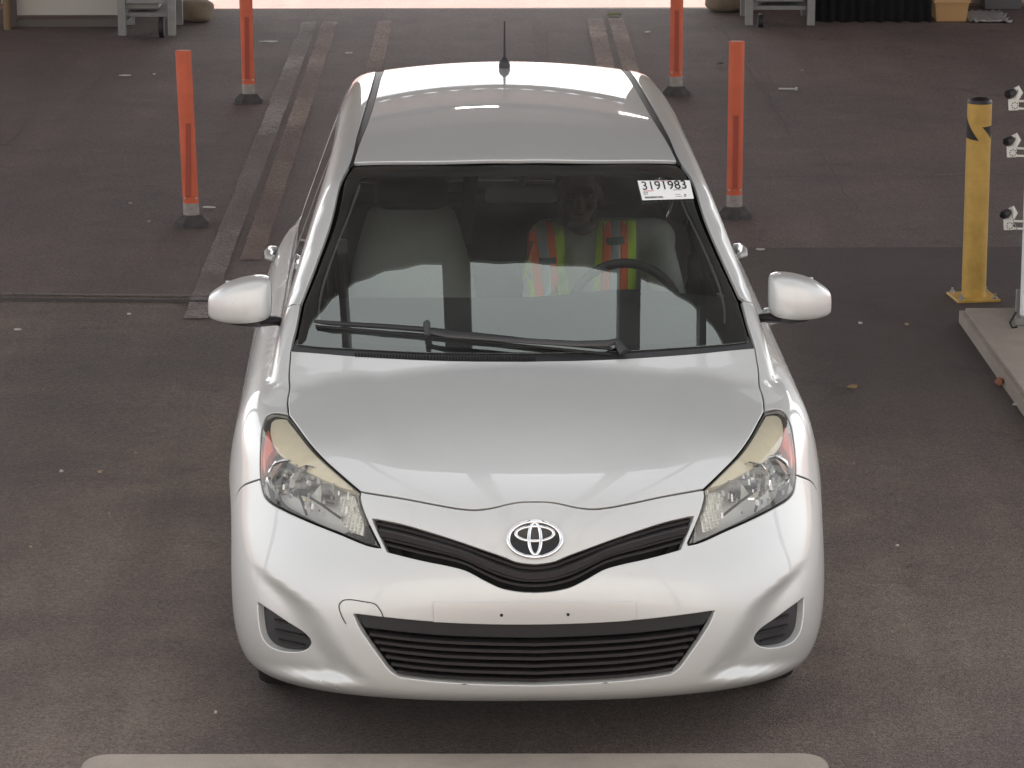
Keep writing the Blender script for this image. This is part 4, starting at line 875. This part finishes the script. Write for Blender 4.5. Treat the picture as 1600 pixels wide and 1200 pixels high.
# ---- the driver
PO = np.array([.30, 2.20, .50])
wp_ = CAR_T + PO @ W2C
drv = empty('person', tuple(wp_), CAR_YAW, 'driver in a lime safety vest with orange and silver stripes seated behind the steering wheel', 'person')
def fuse(name, prims, vox, m, parent, smooth=6, factor=.5):
    b = MB()
    for p in prims:
        if len(p) == 2:                                              # ellipsoid: centre, radii
            c, r = p; prof = [(max(math.sin(math.pi * i / 14), .001), -math.cos(math.pi * i / 14)) for i in range(15)]; q = MB(); q.lathe(prof, 20); b.add([(c[0] + x * r[0], c[1] + y * r[1], c[2] + z * r[2]) for x, y, z in q.v], q.f)
        else:                                                        # tapered limb
            p0, p1, r0, r1 = p; p0, p1 = np.array(p0, float), np.array(p1, float); d = (p1 - p0) / max(np.linalg.norm(p1 - p0), 1e-6); P_ = []; Rr = []
            for t in np.linspace(-90, 0, 5): P_.append(p0 + d * r0 * math.sin(R(t))); Rr.append(max(r0 * math.cos(R(t)), .001))
            for t in np.linspace(0, 90, 5): P_.append(p1 + d * r1 * math.sin(R(t))); Rr.append(max(r1 * math.cos(R(t)), .001))
            b.tube(P_, Rr, 16)
    o = obj(name, [np.array(v) - PO for v in b.v], b.f, m, parent)
    md = o.modifiers.new('r', 'REMESH'); md.mode = 'VOXEL'; md.voxel_size = vox
    ms = o.modifiers.new('s', 'SMOOTH'); ms.iterations = smooth; ms.factor = factor
    dg = bpy.context.evaluated_depsgraph_get(); me = bpy.data.meshes.new_from_object(o.evaluated_get(dg)); o.modifiers.clear(); o.data = me
    me.polygons.foreach_set('use_smooth', [True] * len(me.polygons)); me.materials.clear(); me.materials.append(m); return o
SKIN = mat('dark_brown_skin', (.10, .055, .038), .5, bump=.05, bscale=200); SHIRT = mat('grey_work_shirt', (.40, .41, .37), .9, var=.08, vscale=14, bump=.15, bscale=40); TRO = mat('dark_trousers', (.03, .032, .04), .9); HAIR = mat('black_hair', (.010, .009, .008), .8)
HC = px_at(903, 306, 2.17); hx, hy, hz = HC                          # head centre
nk = (hx + .03, 2.25, 1.09)
sh = {-1: (.125, 2.25, 1.080), 1: (.475, 2.25, 1.080)}; el = {-1: (.06, 2.02, .82), 1: (.545, 2.02, .82)}; ha = {-1: swp(R(200), .178), 1: swp(R(-10), .178)}
limbs = []
for s_ in (-1, 1):
    limbs += [(sh[s_], el[s_], .052, .042), (el[s_], ha[s_] + np.array([0, .055, -.03]), .040, .028)]
fingers = []
for s_ in (-1, 1):                                                    # palm and five fingers closed on the rim
    h0 = ha[s_] + np.array([s_ * .012, .035, -.005]); fingers.append(((h0 + np.array([0, .015, -.02])), (h0 + np.array([0, -.008, .02])), .026, .024))
    for k, ln in enumerate((.030, .034, .032, .025)):
        a = ha[s_] + np.array([s_ * .018, .012, -.028 + .019 * k + .004]); m1 = a + np.array([s_ * .006, -.028, .002]); t1 = m1 + np.array([-s_ * (.012 + ln * .5), -.012, .002]); fingers += [(a, m1, .0095, .009), (m1, t1, .009, .008)]
    a = ha[s_] + np.array([-s_ * .012, .03, .03]); fingers += [(a, a + np.array([-s_ * .014, -.028, .014]), .011, .010), (a + np.array([-s_ * .014, -.028, .014]), a + np.array([-s_ * .012, -.052, .016]), .010, .008)]
torso = [((.30, 2.20, .55), (.30, 2.24, .80), .155, .150), ((.30, 2.24, .80), (.30, 2.255, 1.0), .150, .135), (sh[-1], sh[1], .062, .062), ((.30, 2.26, .96), (.10 + .30 * .3, 2.255, 1.065), .10, .06), ((.30, 2.26, .96), (.41, 2.255, 1.065), .10, .06)]
legs = []
for s_ in (-1, 1): legs += [((.30 + s_ * .09, 2.16, .56), (.30 + s_ * .13, 1.72, .60), .085, .062), ((.30 + s_ * .13, 1.72, .60), (.30 + s_ * .10, 1.45, .33), .058, .042), ((.30 + s_ * .10, 1.45, .31), (.30 + s_ * .10, 1.32, .34), .042, .036)]
head = [((hx, hy + .012, hz + .028), (.074, .094, .090)), ((hx, hy - .012, hz - .030), (.060, .074, .078)), ((hx, hy - .055, hz - .082), (.030, .028, .024)), ((hx, hy - .088, hz - .012), (.013, .020, .024)), ((hx, hy - .097, hz - .022), (.017, .012, .010)),
        ((hx - .030, hy - .072, hz + .028), (.026, .016, .009)), ((hx + .030, hy - .072, hz + .028), (.026, .016, .009)), ((hx, hy - .078, hz - .055), (.022, .014, .006)), ((hx, hy - .076, hz - .065), (.020, .014, .006)), ((hx - .040, hy - .062, hz - .020), (.022, .02, .018)), ((hx + .040, hy - .062, hz - .020), (.022, .02, .018)),
        ((hx - .075, hy + .012, hz - .005), (.010, .018, .030)), ((hx + .075, hy + .012, hz - .005), (.010, .018, .030)), ((hx + .005, hy + .03, hz - .05), nk, .052, .058)]
body = fuse('body', head + torso + limbs + fingers + legs + [(nk, (.30, 2.255, 1.0), .058, .09)], .0065, SKIN, drv, smooth=5)
grow = lambda L, e: [(p[0], p[1], p[2] + e, p[3] + e) if len(p) == 4 else p for p in L]
slv = []
for s_ in (-1, 1): slv += [(sh[s_], el[s_], .062, .052), (el[s_], np.array(el[s_]) + .72 * (ha[s_] - np.array(el[s_])), .050, .040)]
shirt = fuse('shirt', grow(torso, .012) + slv, .009, SHIRT, drv, smooth=7)
fuse('trousers', grow(legs[:2] + legs[3:5], .012) + [((.22, 2.2, .56), (.38, 2.2, .56), .13, .13)], .012, TRO, drv)
fuse('hair', [((hx, hy + .022, hz + .040), (.077, .092, .086)), ((hx, hy + .05, hz + .0), (.066, .06, .07))], .006, HAIR, drv, smooth=3)
fuse('beard', [((hx, hy - .052, hz - .088), (.038, .034, .026)), ((hx - .045, hy - .025, hz - .062), (.020, .034, .034)), ((hx + .045, hy - .025, hz - .062), (.020, .034, .034)), ((hx, hy - .082, hz - .046), (.026, .010, .005))], .005, HAIR, drv, smooth=4)
for s_ in (-1, 1):
    MB().lathe([(max(.0115 * math.sin(math.pi * i / 10), .0001), -.0115 * math.cos(math.pi * i / 10)) for i in range(11)], 14, 'z', tuple(np.array((hx + s_ * .030, hy - .068, hz + .010)) - PO)).build('eye', mat('eye_white', (.09, .08, .075), .3), drv, smooth=True)
# safety vest: strips laid on the shirt by casting onto it from the front
from mathutils.bvhtree import BVHTree
bvh = BVHTree.FromPolygons([v.co.copy() for v in shirt.data.vertices], [tuple(p.vertices) for p in shirt.data.polygons])
def strip(name, q, m, off, parent, nu=6, nv=26):
    """q: four (x, z) corners in car space (top left, top right, bottom left, bottom right), dropped onto the shirt along +y"""
    tl, tr, bl, br = [np.array(c) for c in q]; v = []
    for j in range(nv + 1):
        t = j / nv
        for i in range(nu + 1):
            u = i / nu; x, z = (tl * (1 - u) + tr * u) * (1 - t) + (bl * (1 - u) + br * u) * t; h = (None,)
            for dz in np.arange(0, .12, .004):
                h = bvh.ray_cast(Vector((x, 1.2, z - dz)) - Vector(PO), Vector((0, 1, 0)))
                if h[0] is not None: break
            y = h[0].y - off if h[0] is not None else .05; v.append((x - PO[0], y, z - dz - PO[2]))
    f = [(j * (nu + 1) + i, j * (nu + 1) + i + 1, (j + 1) * (nu + 1) + i + 1, (j + 1) * (nu + 1) + i) for j in range(nv) for i in range(nu)]
    o = obj(name, v, f, m, parent, smooth=True); s2 = o.modifiers.new('t', 'SOLIDIFY'); s2.thickness = .003; s2.offset = 1; return o
LIME = mat('lime_mesh_fabric', (.55, .78, .05), .8, bump=.3, bscale=300); ORS = mat('orange_tape', (.95, .17, .03), .6); SIL = mat('silver_reflective_tape', (.42, .46, .44), .4, .2)
vest = empty('safety_vest'); vest.parent = drv
Y0 = 2.12
def vx(px, py): p = px_at(px, py, Y0); return p[0], p[2]
def vs(name, a, b_, c, d, m, off): return strip(name, [vx(*a), vx(*b_), vx(*c), vx(*d)], m, off, vest)
LT, LB = lambda u: (815 + 66 * u, 374 - 30 * u), lambda u: (838 + 56 * u, 540)           # passenger-side half of the vest: top and bottom edge
RT, RB = lambda u: (936 + 60 * u, 334 + 16 * u), lambda u: (918 + 76 * u, 540)
for T_, B_, cuts in ((LT, LB, (.14, .36, .60, .78)), (RT, RB, (.16, .36, .60, .80))):
    def seg(name, u0, u1, m, off): vs(name, T_(u0), T_(u1), B_(u0), B_(u1), m, off)
    seg('vest_panel', 0, 1, LIME, .006); seg('orange_stripe', cuts[0], cuts[1], ORS, .0078); seg('silver_stripe', cuts[1], cuts[2], SIL, .0075); seg('orange_stripe', cuts[2], cuts[3], ORS, .0078)
vs('pocket_tab', (842, 404), (869, 404), (842, 413), (869, 413), mat('dark_pocket_tab', (.10, .14, .13), .7), .0095); vs('pocket_tab', (948, 374), (977, 374), (948, 384), (977, 384), mat('dark_pocket_tab'), .0095)
# ---- lit lamp fittings under the shed roof (their glints show on the car roof)
for px, py, ln in ((745, 167, .5), (990, 180, .35)):
    P_ = px_car(px, py)[0]; n_ = GN(P_[None])[0]; d_ = W2C @ ray(px, py); d_ = d_ / np.linalg.norm(d_); r_ = d_ - 2 * d_.dot(n_) * n_; q = P_ + r_ * ((RZ - .30 - P_[2]) / r_[2]); q = CAR_T + q @ W2C
    lf = empty('ceiling_lamp', (q[0], q[1], q[2]), 0, 'lit strip lamp hung under the shed roof, ' + ('over the middle of the lane' if px < 800 else 'towards the bollard side'), 'lamp')
    MB().box((0, 0, .05), (ln + .1, .16, .06), bev=.008).build('lamp_body', M_CEIL, lf); MB().box((0, 0, .008), (ln, .10, .02), bev=.004).build('lamp_tube', mat('lamp_tube_lit', (1, .93, .82), .5, emit=9), lf)
    MB().tube([(0, 0, .08), (0, 0, zr(q[1]) - q[2])], .01, 8).build('lamp_hanger', M_STEEL, lf)

# ================================================================== THINGS AROUND THE CAR
ORG = mat('orange_plastic', (.55, .108, .046), .45, var=.22, vscale=5); ORD = mat('orange_plastic_dark', (.33, .060, .036), .6); WCOL = mat('scuffed_white_plastic', (.27, .24, .22), .6, var=.35, vscale=30)
def delineator(px, py, h, label, lean=(0, 0), rz=0):
    g = ground(px, py); t = empty('delineator_post', tuple(g), rz, label, 'delineator', 'orange delineator posts along the lane')
    b = MB(); b.prism([(0.092 * math.cos(a), 0.085 * math.sin(a)) for a in np.linspace(.39, 2 * math.pi + .39, 8, endpoint=False)], 0, .022)
    v0 = len(b.v); b.v += [(0.092 * math.cos(a), 0.085 * math.sin(a), .022) for a in np.linspace(.39, 2 * math.pi + .39, 8, endpoint=False)] + [(.058 * math.cos(a), .055 * math.sin(a), .055) for a in np.linspace(.39, 2 * math.pi + .39, 8, endpoint=False)]
    b.f += [(v0 + i, v0 + (i + 1) % 8, v0 + 8 + (i + 1) % 8, v0 + 8 + i) for i in range(8)] + [tuple(v0 + 8 + i for i in range(8))]
    b.build('base', mat('dusty_rubber', (.055, .052, .05), .8, var=.4, vscale=25), t)
    n = 22
    def sect(z): 
        out = []
        for k in range(n):
            a = 2 * math.pi * k / n; r = .0375 + .0022 * math.cos(6 * a); out.append((r * math.cos(a) + lean[0] * z, .030 / .041 * r * math.sin(a) + lean[1] * z, z))
        return out
    def tubez(z0, z1, name, m, grow=0):
        zs = np.linspace(z0, z1, 5); v = [(p[0] * (1 + grow), p[1] * (1 + grow), p[2]) for z in zs for p in sect(z)]
        f = [(i * n + k, i * n + (k + 1) % n, (i + 1) * n + (k + 1) % n, (i + 1) * n + k) for i in range(4) for k in range(n)] + [tuple(range(n))[::-1], tuple(4 * n + k for k in range(n))]
        q = MB(); q.add(v, f); return q.build(name, m, t, smooth=True, angle=50)
    tubez(.05, .115, 'collar', WCOL, .03); tubez(.11, h, 'post', ORG)
    q = MB(); q.box((lean[0] * h * .36, -.0312 + lean[1] * h * .36, .16 + h * .2), (.026, .004, h * .42), rot=Matrix.Rotation(-lean[0], 3, 'Y'), bev=.001); q.build('core_strip', ORD, t)  # darker strip where the inner flex core shows
    q = MB(); q.box((0, -.0335, .15), (.10, .004, .004)); 
    for dx in (-.028, .028): MB().lathe([(.0, -.004), (.005, -.004), (.006, 0)], 8, 'y', (dx, -.033, .145)).build('rivet', mat('rivet_steel', (.5, .5, .5), .35, .9), t)
    return t
delineator(300, 352, .885, 'orange delineator post beside the worn white lane line, level with the car roof', lean=(-.028, 0))
delineator(389, 160, .90, 'orange delineator post beside the worn lane line, nearest the work cart', lean=(-.012, 0))
delineator(1147, 339, .90, 'orange delineator post between the driver-side mirror and the yellow bollard', lean=(.0, 0))
delineator(1056, 148, .90, 'orange delineator post on the driver side of the car near the caster cart', lean=(.0, 0))

# bollard
YEL = mat('yellow_bollard_paint', (.58, .36, .085), .45, var=.22, vscale=9, bump=.05, bscale=60); BST = mat('black_tape', (.012, .012, .012), .5)
g = ground(1521, 466); bo = empty('yellow_bollard', tuple(g), 0, 'yellow steel bollard with black diagonal tape, bolted beside the concrete island', 'bollard')
b = MB(); b.lathe([(.055, .01), (.055, .90)], 40); b.build('post', YEL, bo, smooth=True)
MB().lathe([(.0560, .897), (.0560, .902), (.050, .914), (.03, .923), (.0, .926)], 40).build('cap', BLK, bo, smooth=True)
b = MB(); b.box((0, 0, .006), (.20, .20, .012), rot=Matrix.Rotation(R(8), 3, 'Z'), bev=.002); bp_ = b.build('base_plate', YEL, bo)
for sx in (-1, 1):
    for sy in (-1, 1):
        q = Matrix.Rotation(R(8), 3, 'Z') @ Vector((sx * .078, sy * .078, 0)); MB().lathe([(.012, .012), (.012, .022), (.006, .023), (.006, .036), (0, .036)], 6, 'z', tuple(q)).build('anchor_bolt', mat('galvanised', (.42, .41, .39), .5, .7), bp_)
for poly in ([(-92, .845), (-92, .742), (-6, .733)], [(8, .795), (88, .80), (62, .738)]):
    v = []; f = []; P3 = [np.array(p, float) for p in poly]; n = 12
    for i in range(n + 1):
        for k in range(n + 1 - i): u_, w_ = i / n, k / n; p = P3[0] * (1 - u_ - w_) + P3[1] * u_ + P3[2] * w_; an_ = R(p[0] - 90); v.append((.0557 * math.cos(an_), .0557 * math.sin(an_), p[1]))
    def ix(i, k): return i * (n + 1) - i * (i - 1) // 2 + k
    for i in range(n):
        for k in range(n - i):
            f.append((ix(i, k), ix(i + 1, k), ix(i, k + 1)))
            if k < n - i - 1: f.append((ix(i + 1, k), ix(i + 1, k + 1), ix(i, k + 1)))
    obj('black_stripe', v, f, BST, bo, smooth=True)
# light tower with three cameras on brackets
WPL = mat('white_powder_coat', (.80, .80, .79), .4, bump=.03); BRK = mat('white_bracket_plastic', (.66, .65, .60), .45)
TR = math.atan2(2.3, 14.9); g = ground(1589, 508, .07); tw = empty('camera_tower', tuple(g), -TR, 'tall white photo cabinet on the concrete island with small cameras on bracket arms', 'cabinet')
b = MB(); b.box((.36, .3, .93), (.70, .58, 1.80), bev=.012); b.build('cabinet', WPL, tw)
b = MB(); b.box((.36, .3, .015), (.74, .62, .03), bev=.004); b.build('plinth', mat('grey_plinth', (.22, .22, .21), .6), tw)
b = MB(); b.box((.36, .003, .93), (.60, .012, 1.62), bev=.003); b.build('light_diffuser', mat('white_diffuser', (.84, .85, .86), .25), tw)
bpy.context.view_layer.update()
for px, py, sc in ((1585, 165, 1.0), (1582, 239, .95), (1577, 353, .95)):
    p = at_y(px, py, g[1] - .03) - g; z = p[2]; x = p[0] * math.cos(TR) - p[1] * math.sin(TR); cm = empty('camera_arm'); cm.parent = tw; s_ = sc
    b = MB(); b.box((x - .004, 0, z - .0), (.044 * s_, .018, .052 * s_), rot=Matrix.Rotation(R(-4), 3, 'Y'), bev=.003); b.build('bracket', BRK, cm)
    b = MB()
    for k in range(8):
        a = k * math.pi / 4; b.box((x + .002 + .013 * math.cos(a), -.0095, z - .004 + .013 * math.sin(a)), (.005, .002, .005))
    b.build('adjuster_dots', mat('dark_dot', (.05, .05, .05), .6), cm)
    for dz in (-.018, .014): MB().tube([(x + .018, 0, z + dz), (.05, 0, z + dz)], .005, 8).build('arm_rod', BRK, cm, smooth=True)
    b = MB(); b.tube([(x + .006, 0, z + .02), (x + .022, .004, z + .05), (x + .012, .006, z + .068), (x - .004, .004, z + .060)], [.012, .014, .013, .009], 10); b.build('yoke', BRK, cm, smooth=True)
    b = MB(); b.tube([(x - .030 * s_, -.028, z + .044), (x - .024 * s_, -.022, z + .046), (x - .004, 0, z + .054)], [.019 * s_, .021 * s_, .015 * s_], 18); b.build('camera_body', BLK, cm, smooth=True, angle=50)
    b = MB(); b.lathe([(0, -.001), (.012, -.001), (.014, .003)], 16, 'y', (x - .031 * s_, -.0275, z + .044)); b.build('camera_lens', mat('gloss_black'), cm)
b = MB(); b.tube([(-.012, -.02, .30 + .12), (-.03, -.03, .34 + .12), (-.045, 0, .40 + .12)], .002, 6); b.build('cable', mat('grey_cable', (.3, .28, .26), .6), tw, smooth=True)
b = MB(); b.tube([(.0, -.05, .004), (-.02, -.07, .004), (-.03, -.05, .02), (-.006, -.015, .06)], .005, 8); b.build('floor_cable', RUB, tw, smooth=True)

# ---- things standing along the rear wall of the shed
GAL = mat('dull_galvanised', (.24, .24, .235), .55, .5, var=.2); GREY = mat('grey_painted_metal', (.20, .20, .20), .5, var=.15, vscale=10); CAST = mat('black_caster', (.015, .015, .015), .6)
# white panel door in its frame
p0, p1 = ground(18, 42), ground(196, 41); wd = p1[0] - p0[0]
dr = empty('panel_door', (p0[0], p0[1], 0), 0, 'white panel door in a dark frame standing in the rear wall of the shed', 'door')
b = MB(); b.box((wd / 2, .03, 1.13), (wd - .06, .04, 2.10), bev=.004); dl = b.build('door_leaf', mat('off_white_door', (.46, .44, .40), .5, var=.05, vscale=4), dr)
for x in (.015, wd - .015): MB().box((x, .02, 1.1), (.05, .07, 2.2), bev=.003).build('jamb', mat('brown_grey_frame', (.11, .095, .085), .6), dr)
MB().box((wd / 2, .02, .028), (wd - .08, .06, .056), bev=.003).build('threshold', mat('brown_grey_frame'), dr)
MB().box((wd / 2, .02, 2.22), (wd + .02, .07, .05), bev=.003).build('door_head', mat('brown_grey_frame'), dr)
MB().lathe([(.0, -.05), (.025, -.05), (.03, -.035), (.012, -.02), (.012, 0)], 16, 'y', (wd - .14, .01, 1.02)).build('knob', GAL, dl, smooth=True)
# brown standpipe with a curved hose left of the door
g = ground(12, 46); sp_ = empty('standpipe', tuple(g), 0, 'brown standpipe with a bent hose beside the white door', 'pipe')
MB().tube([(0, 0, 0), (0, 0, .20), (-.02, 0, .5), (-.03, .02, 1.6)], .028, 14).build('pipe', mat('brown_pipe', (.17, .11, .06), .6), sp_, smooth=True)
MB().tube([(-.085, .03, 0), (-.08, .03, .12), (-.05, .02, .26), (-.02, .0, .38)], .018, 12).build('hose', mat('dark_hose', (.05, .05, .05), .6), sp_, smooth=True)
def cart(x0, y0, w_, d_, h_, label, name, low_z=.16, bin_=None, back=True):
    t = empty(name, (x0, y0, 0), 0, label, 'cart', 'carts by the shed doorway')
    for sx in (0, 1):
        for sy in (0, 1):
            lg_ = MB(); lg_.box((sx * w_, sy * d_, h_ / 2 + .02), (.055, .045, h_ - .0), bev=.004); lg_.build('leg', GAL, t)
    for z in (low_z, .55, h_): MB().box((w_ / 2, d_ / 2, z), (w_ - .06, d_ - .05, .03), bev=.003).build('shelf', GREY, t)
    for sy in (0, 1): MB().box((w_ / 2, sy * d_, low_z + .10), (w_ - .058, .025, .035), bev=.003).build('rail', GAL, t)
    MB().tube([(.0, .03, .10), (w_, d_ - .03, .45)], .012, 8).build('brace', GAL, t, smooth=True)
    return t
def caster(parent, x, y, r=.06):
    b = MB(); b.lathe([(r * .4, -.016), (r * .9, -.018), (r, -.012), (r, .012), (r * .9, .018), (r * .4, .016)], 22, 'x', (x, y, r)); b.build('caster', CAST, parent, smooth=True)
    b = MB(); b.tube([(x, y + .01, r), (x, y + .03, r * 2.1)], .011, 8); b.build('caster_fork', GAL, parent, smooth=True)
g1, g2 = ground(269, 60), ground(205, 42)
c = cart(g2[0], g1[1], g1[0] - g2[0], .55, .95, 'galvanised work cart with a black caster next to the white door', 'work_cart'); caster(c, g1[0] - g2[0] - .075, .05, .075)
b = MB(); b.box((.13, .22, .35), (.24, .30, .32), bev=.01); tag(b.build('grey_crate', mat('grey_crate', (.24, .23, .215), .6)), 'grey plastic crate on the work cart beside the door', 'crate').location = (g2[0], g1[1], .02 - .0)
bpy.data.objects['grey_crate'].location.z = .0
g1, g2 = ground(1170, 44), ground(1262, 30)
c = cart(g1[0], g1[1], g2[0] - g1[0] - .02, .50, .95, 'galvanised cart with grey drawers and a small swivel caster next to the black curtain', 'drawer_cart', low_z=.14); caster(c, .085, .04, .045)
for k in range(3): 
    b = MB(); b.box((.22, .20, .24 + .13 * k), (.34, .36, .115), bev=.006); dr_ = b.build('drawer', GREY, c); MB().box((.22, .01, .24 + .13 * k), (.06, .015, .02), bev=.003).build('drawer_pull', CAST, dr_)
def sandbag(px, py, w_, label):
    g = ground(px, py); n, m_ = 20, 12; v = []
    for i in range(m_ + 1):
        a = math.pi * i / m_ - math.pi / 2
        for k in range(n):
            t = 2 * math.pi * k / n; rr = max(math.cos(a), .0)**.55; wob = 1 + .06 * math.sin(3 * t + i) ; v.append((w_ / 2 * rr * math.cos(t) * wob, .16 * rr * math.sin(t) * wob, .075 + .078 * math.copysign(abs(math.sin(a))**.7, math.sin(a))))
    f = [(i * n + k, i * n + (k + 1) % n, (i + 1) * n + (k + 1) % n, (i + 1) * n + k) for i in range(m_) for k in range(n)]
    o = MB().add(v, f).build('sandbag', mat('tan_canvas', (.19, .145, .105), .9, var=.15, vscale=12, bump=.4, bscale=60), None, smooth=True, angle=80); o.location = (g[0], g[1] + .12, 0.0); tag(o, label, 'sandbag', 'sandbags at the doorway')
sandbag(306, 36, .24, 'tan canvas sandbag at the foot of the work cart by the doorway')
sandbag(1136, 20, .30, 'tan canvas sandbag at the doorway beside the drawer cart')
# black curtain-fronted stand
g1, g2 = ground(1272, 36), ground(1456, 37); wd = g2[0] - g1[0]
bx = empty('curtained_stand', (g1[0], g1[1], 0), 0, 'table stand hung with a black cloth skirt against the rear wall', 'stand')
n = 60; v = []
for z in (.008, .45, .90):
    for i in range(n + 1): x = wd * i / n; v.append((x, .012 * math.sin(i * 1.25) * (1 - .4 * z), z + (.004 * math.sin(i * .7) if z < .1 else 0)))
f = [(r_ * (n + 1) + i, r_ * (n + 1) + i + 1, (r_ + 1) * (n + 1) + i + 1, (r_ + 1) * (n + 1) + i) for r_ in range(2) for i in range(n)]
sk = obj('cloth_skirt', v, f, mat('black_cloth', (.006, .006, .007), .95, sheen=.0), bx, smooth=True); sk.modifiers.new('t', 'SOLIDIFY').thickness = .004
MB().box((wd / 2, .33, .915), (wd + .04, .70, .03), bev=.005).build('table_top', GREY, bx)
for sx in (.05, wd - .05): MB().box((sx, .60, .45), (.04, .04, .90), bev=.003).build('leg', GAL, bx)
# yellow bin, plastic sheet
def tub(name, px0, px1, py, h_, col, label, cat):
    a, b_ = ground(px0, py), ground(px1, py); w_ = b_[0] - a[0]; d_ = .34
    t = empty(name, ((a[0] + b_[0]) / 2, a[1] + d_ / 2, 0), 0, label, cat); m_ = mat(name + '_plastic', col, .5, var=.06); v = []
    for (k, z) in ((.86, .004), (1.0, h_), (1.08, h_), (1.08, h_ - .03), (.96, h_), (.82, .02)):
        v += [(sx * w_ / 2 * k, sy * d_ / 2 * k, z) for sx, sy in ((-1, -1), (1, -1), (1, 1), (-1, 1))]
    f = [(i * 4 + k, i * 4 + (k + 1) % 4, (i + 1) * 4 + (k + 1) % 4, (i + 1) * 4 + k) for i in (0, 1, 2) for k in range(4)] + [(4 + k, 4 + (k + 1) % 4, 16 + (k + 1) % 4, 16 + k) for k in range(4)] + [(16 + k, 16 + (k + 1) % 4, 20 + (k + 1) % 4, 20 + k) for k in range(4)] + [(0, 1, 2, 3), (20, 21, 22, 23)]
    MB().add(v, f).build('tub', m_, t); return t
tb = tub('storage_bin', 1460, 1514, 35, .17, (.42, .25, .11), 'tan yellow storage bin beside the black cloth skirt', 'bin')
tub('grey_tub', 1536, 1600, 16, .22, (.10, .095, .10), 'dark grey tub behind the crumpled plastic sheet', 'bin')
g = ground(1545, 34); n = 12; v = [((i / n - .5) * .30 + .02 * math.sin(k * 2.1), (k / n - .5) * .55, .004 + .03 * abs(math.sin(i * 1.7 + k * .9)) * random.random()) for k in range(n + 1) for i in range(n + 1)]
o = obj('plastic_sheet', v, [(k * (n + 1) + i, k * (n + 1) + i + 1, (k + 1) * (n + 1) + i + 1, (k + 1) * (n + 1) + i) for k in range(n) for i in range(n)], mat('frosted_plastic', (.30, .29, .29), .3), None, smooth=True); o.location = (g[0], g[1] + .2, 0.0); o.modifiers.new('t', 'SOLIDIFY').thickness = .002
tag(o, 'crumpled grey plastic sheet on the floor by the storage bin', 'plastic sheet')

# ---- litter
WHT = mat('paper_white', (.50, .48, .45), .8); LEAF = mat('dry_leaf', (.24, .16, .08), .8); TAN = mat('tan_chip', (.36, .25, .18), .85); RED = mat('brick_chip', (.30, .12, .075), .85); GRN = mat('green_leaf', (.16, .20, .05), .7)
def scrap(name, px, py, sx, sy, m_, label, cat, rz=None, hgt=.006):
    g = ground(px, py, .01); n = 9; rr = random.Random(int(px * 7 + py)); v = [(0, 0, hgt * 1.2)]
    for k in range(n): a = 2 * math.pi * k / n; q = rr.uniform(.6, 1.15); v.append((sx / 2 * q * math.cos(a), sy / 2 * q * math.sin(a), rr.uniform(.3, 1.0) * hgt))
    k0 = len(v); v += [(p[0], p[1], p[2] - .003 - hgt * .25) for p in v[1:]]
    f = [(0, 1 + k, 1 + (k + 1) % n) for k in range(n)] + [(1 + k, k0 + k, k0 + (k + 1) % n, 1 + (k + 1) % n) for k in range(n)] + [tuple(k0 + k for k in range(n))[::-1]]
    o = MB().add(v, f).build(name, m_); o.location = (g[0], g[1], .010); o.rotation_euler = (0, 0, rr.uniform(0, 3) if rz is None else rz); tag(o, label, cat, 'litter on the pavement'); return o
scrap('paper_scrap', 327, 324, .085, .05, WHT, 'white paper scrap beside the base of the orange post by the lane line', 'paper', 0)
scrap('paper_scrap', 421, 65, .16, .05, WHT, 'pale flattened paper strip between the worn lane line and the shed doorway', 'paper', 0)
scrap('paper_scrap', 545, 83, .055, .04, WHT, 'small white paper scrap between the two worn lane lines', 'paper', 0)
scrap('paper_scrap', 1012, 50, .05, .035, WHT, 'small white paper scrap near the end of the tan lane line', 'paper', 0)
scrap('paper_scrap', 195, 118, .085, .03, WHT, 'white paper strip on the bay floor in front of the white door', 'paper', 0)
scrap('paper_scrap', 1188, 390, .04, .03, WHT, 'white paper scrap at the edge of the fresh dark asphalt', 'paper', 0)
scrap('paper_scrap', 28, 515, .035, .03, WHT, 'white paper scrap near the pavement joint', 'paper', 0)
scrap('paper_scrap', 1592, 632, .05, .035, WHT, 'white scrap lying at the kerb of the concrete island', 'paper', 0)
scrap('dry_leaf', 1331, 606, .045, .03, LEAF, 'curled tan leaf on the asphalt near the concrete island', 'leaf', .4, .012)
scrap('brick_chip', 1561, 602, .05, .045, RED, 'red brick chip beside the kerb of the concrete island', 'brick chip', .3, .03)
scrap('wood_chip', 158, 739, .022, .018, TAN, 'tan chip on the asphalt on the passenger side of the car', 'chip', 0, .010)
scrap('wood_chip', 96, 738, .018, .015, WHT, 'pale chip on the asphalt on the passenger side of the car', 'chip', 0, .010)
scrap('green_leaf', 958, 24, .12, .05, GRN, 'green leafy twig lying in the shed doorway', 'leaf', 0, .02)
scrap('stone_chip', 1125, 101, .06, .05, mat('grey_stone', (.16, .14, .13), .9), 'grey stone lying by the top of the driver-side orange post', 'stone', 0, .03)
g = ground(1230, 139, .01); b = MB(); b.tube([(-.055, 0, .012), (.05, -.012, .012)], .006, 8); b.tube([(.05, -.012, .012), (.062, -.014, .012)], .012, 8)
o = b.build('white_zip_tie', WHT, None, smooth=True); o.location = (g[0], g[1], .0); tag(o, 'white plastic fastener lying on the bay floor behind the driver-side post', 'fastener')
for i, (px, py) in enumerate([(241, 116), (310, 111), (233, 346), (202, 491), (204, 318), (1254, 110), (1345, 505), (1417, 507), (1334, 725), (1402, 853), (48, 855), (171, 803), (337, 1113), (212, 708)]):
    scrap('grit_speck', px, py, .012 if py > 600 else .022, .010 if py > 600 else .02, TAN if i % 3 else WHT, 'tiny pale grit speck scattered on the asphalt', 'grit', None, .006)
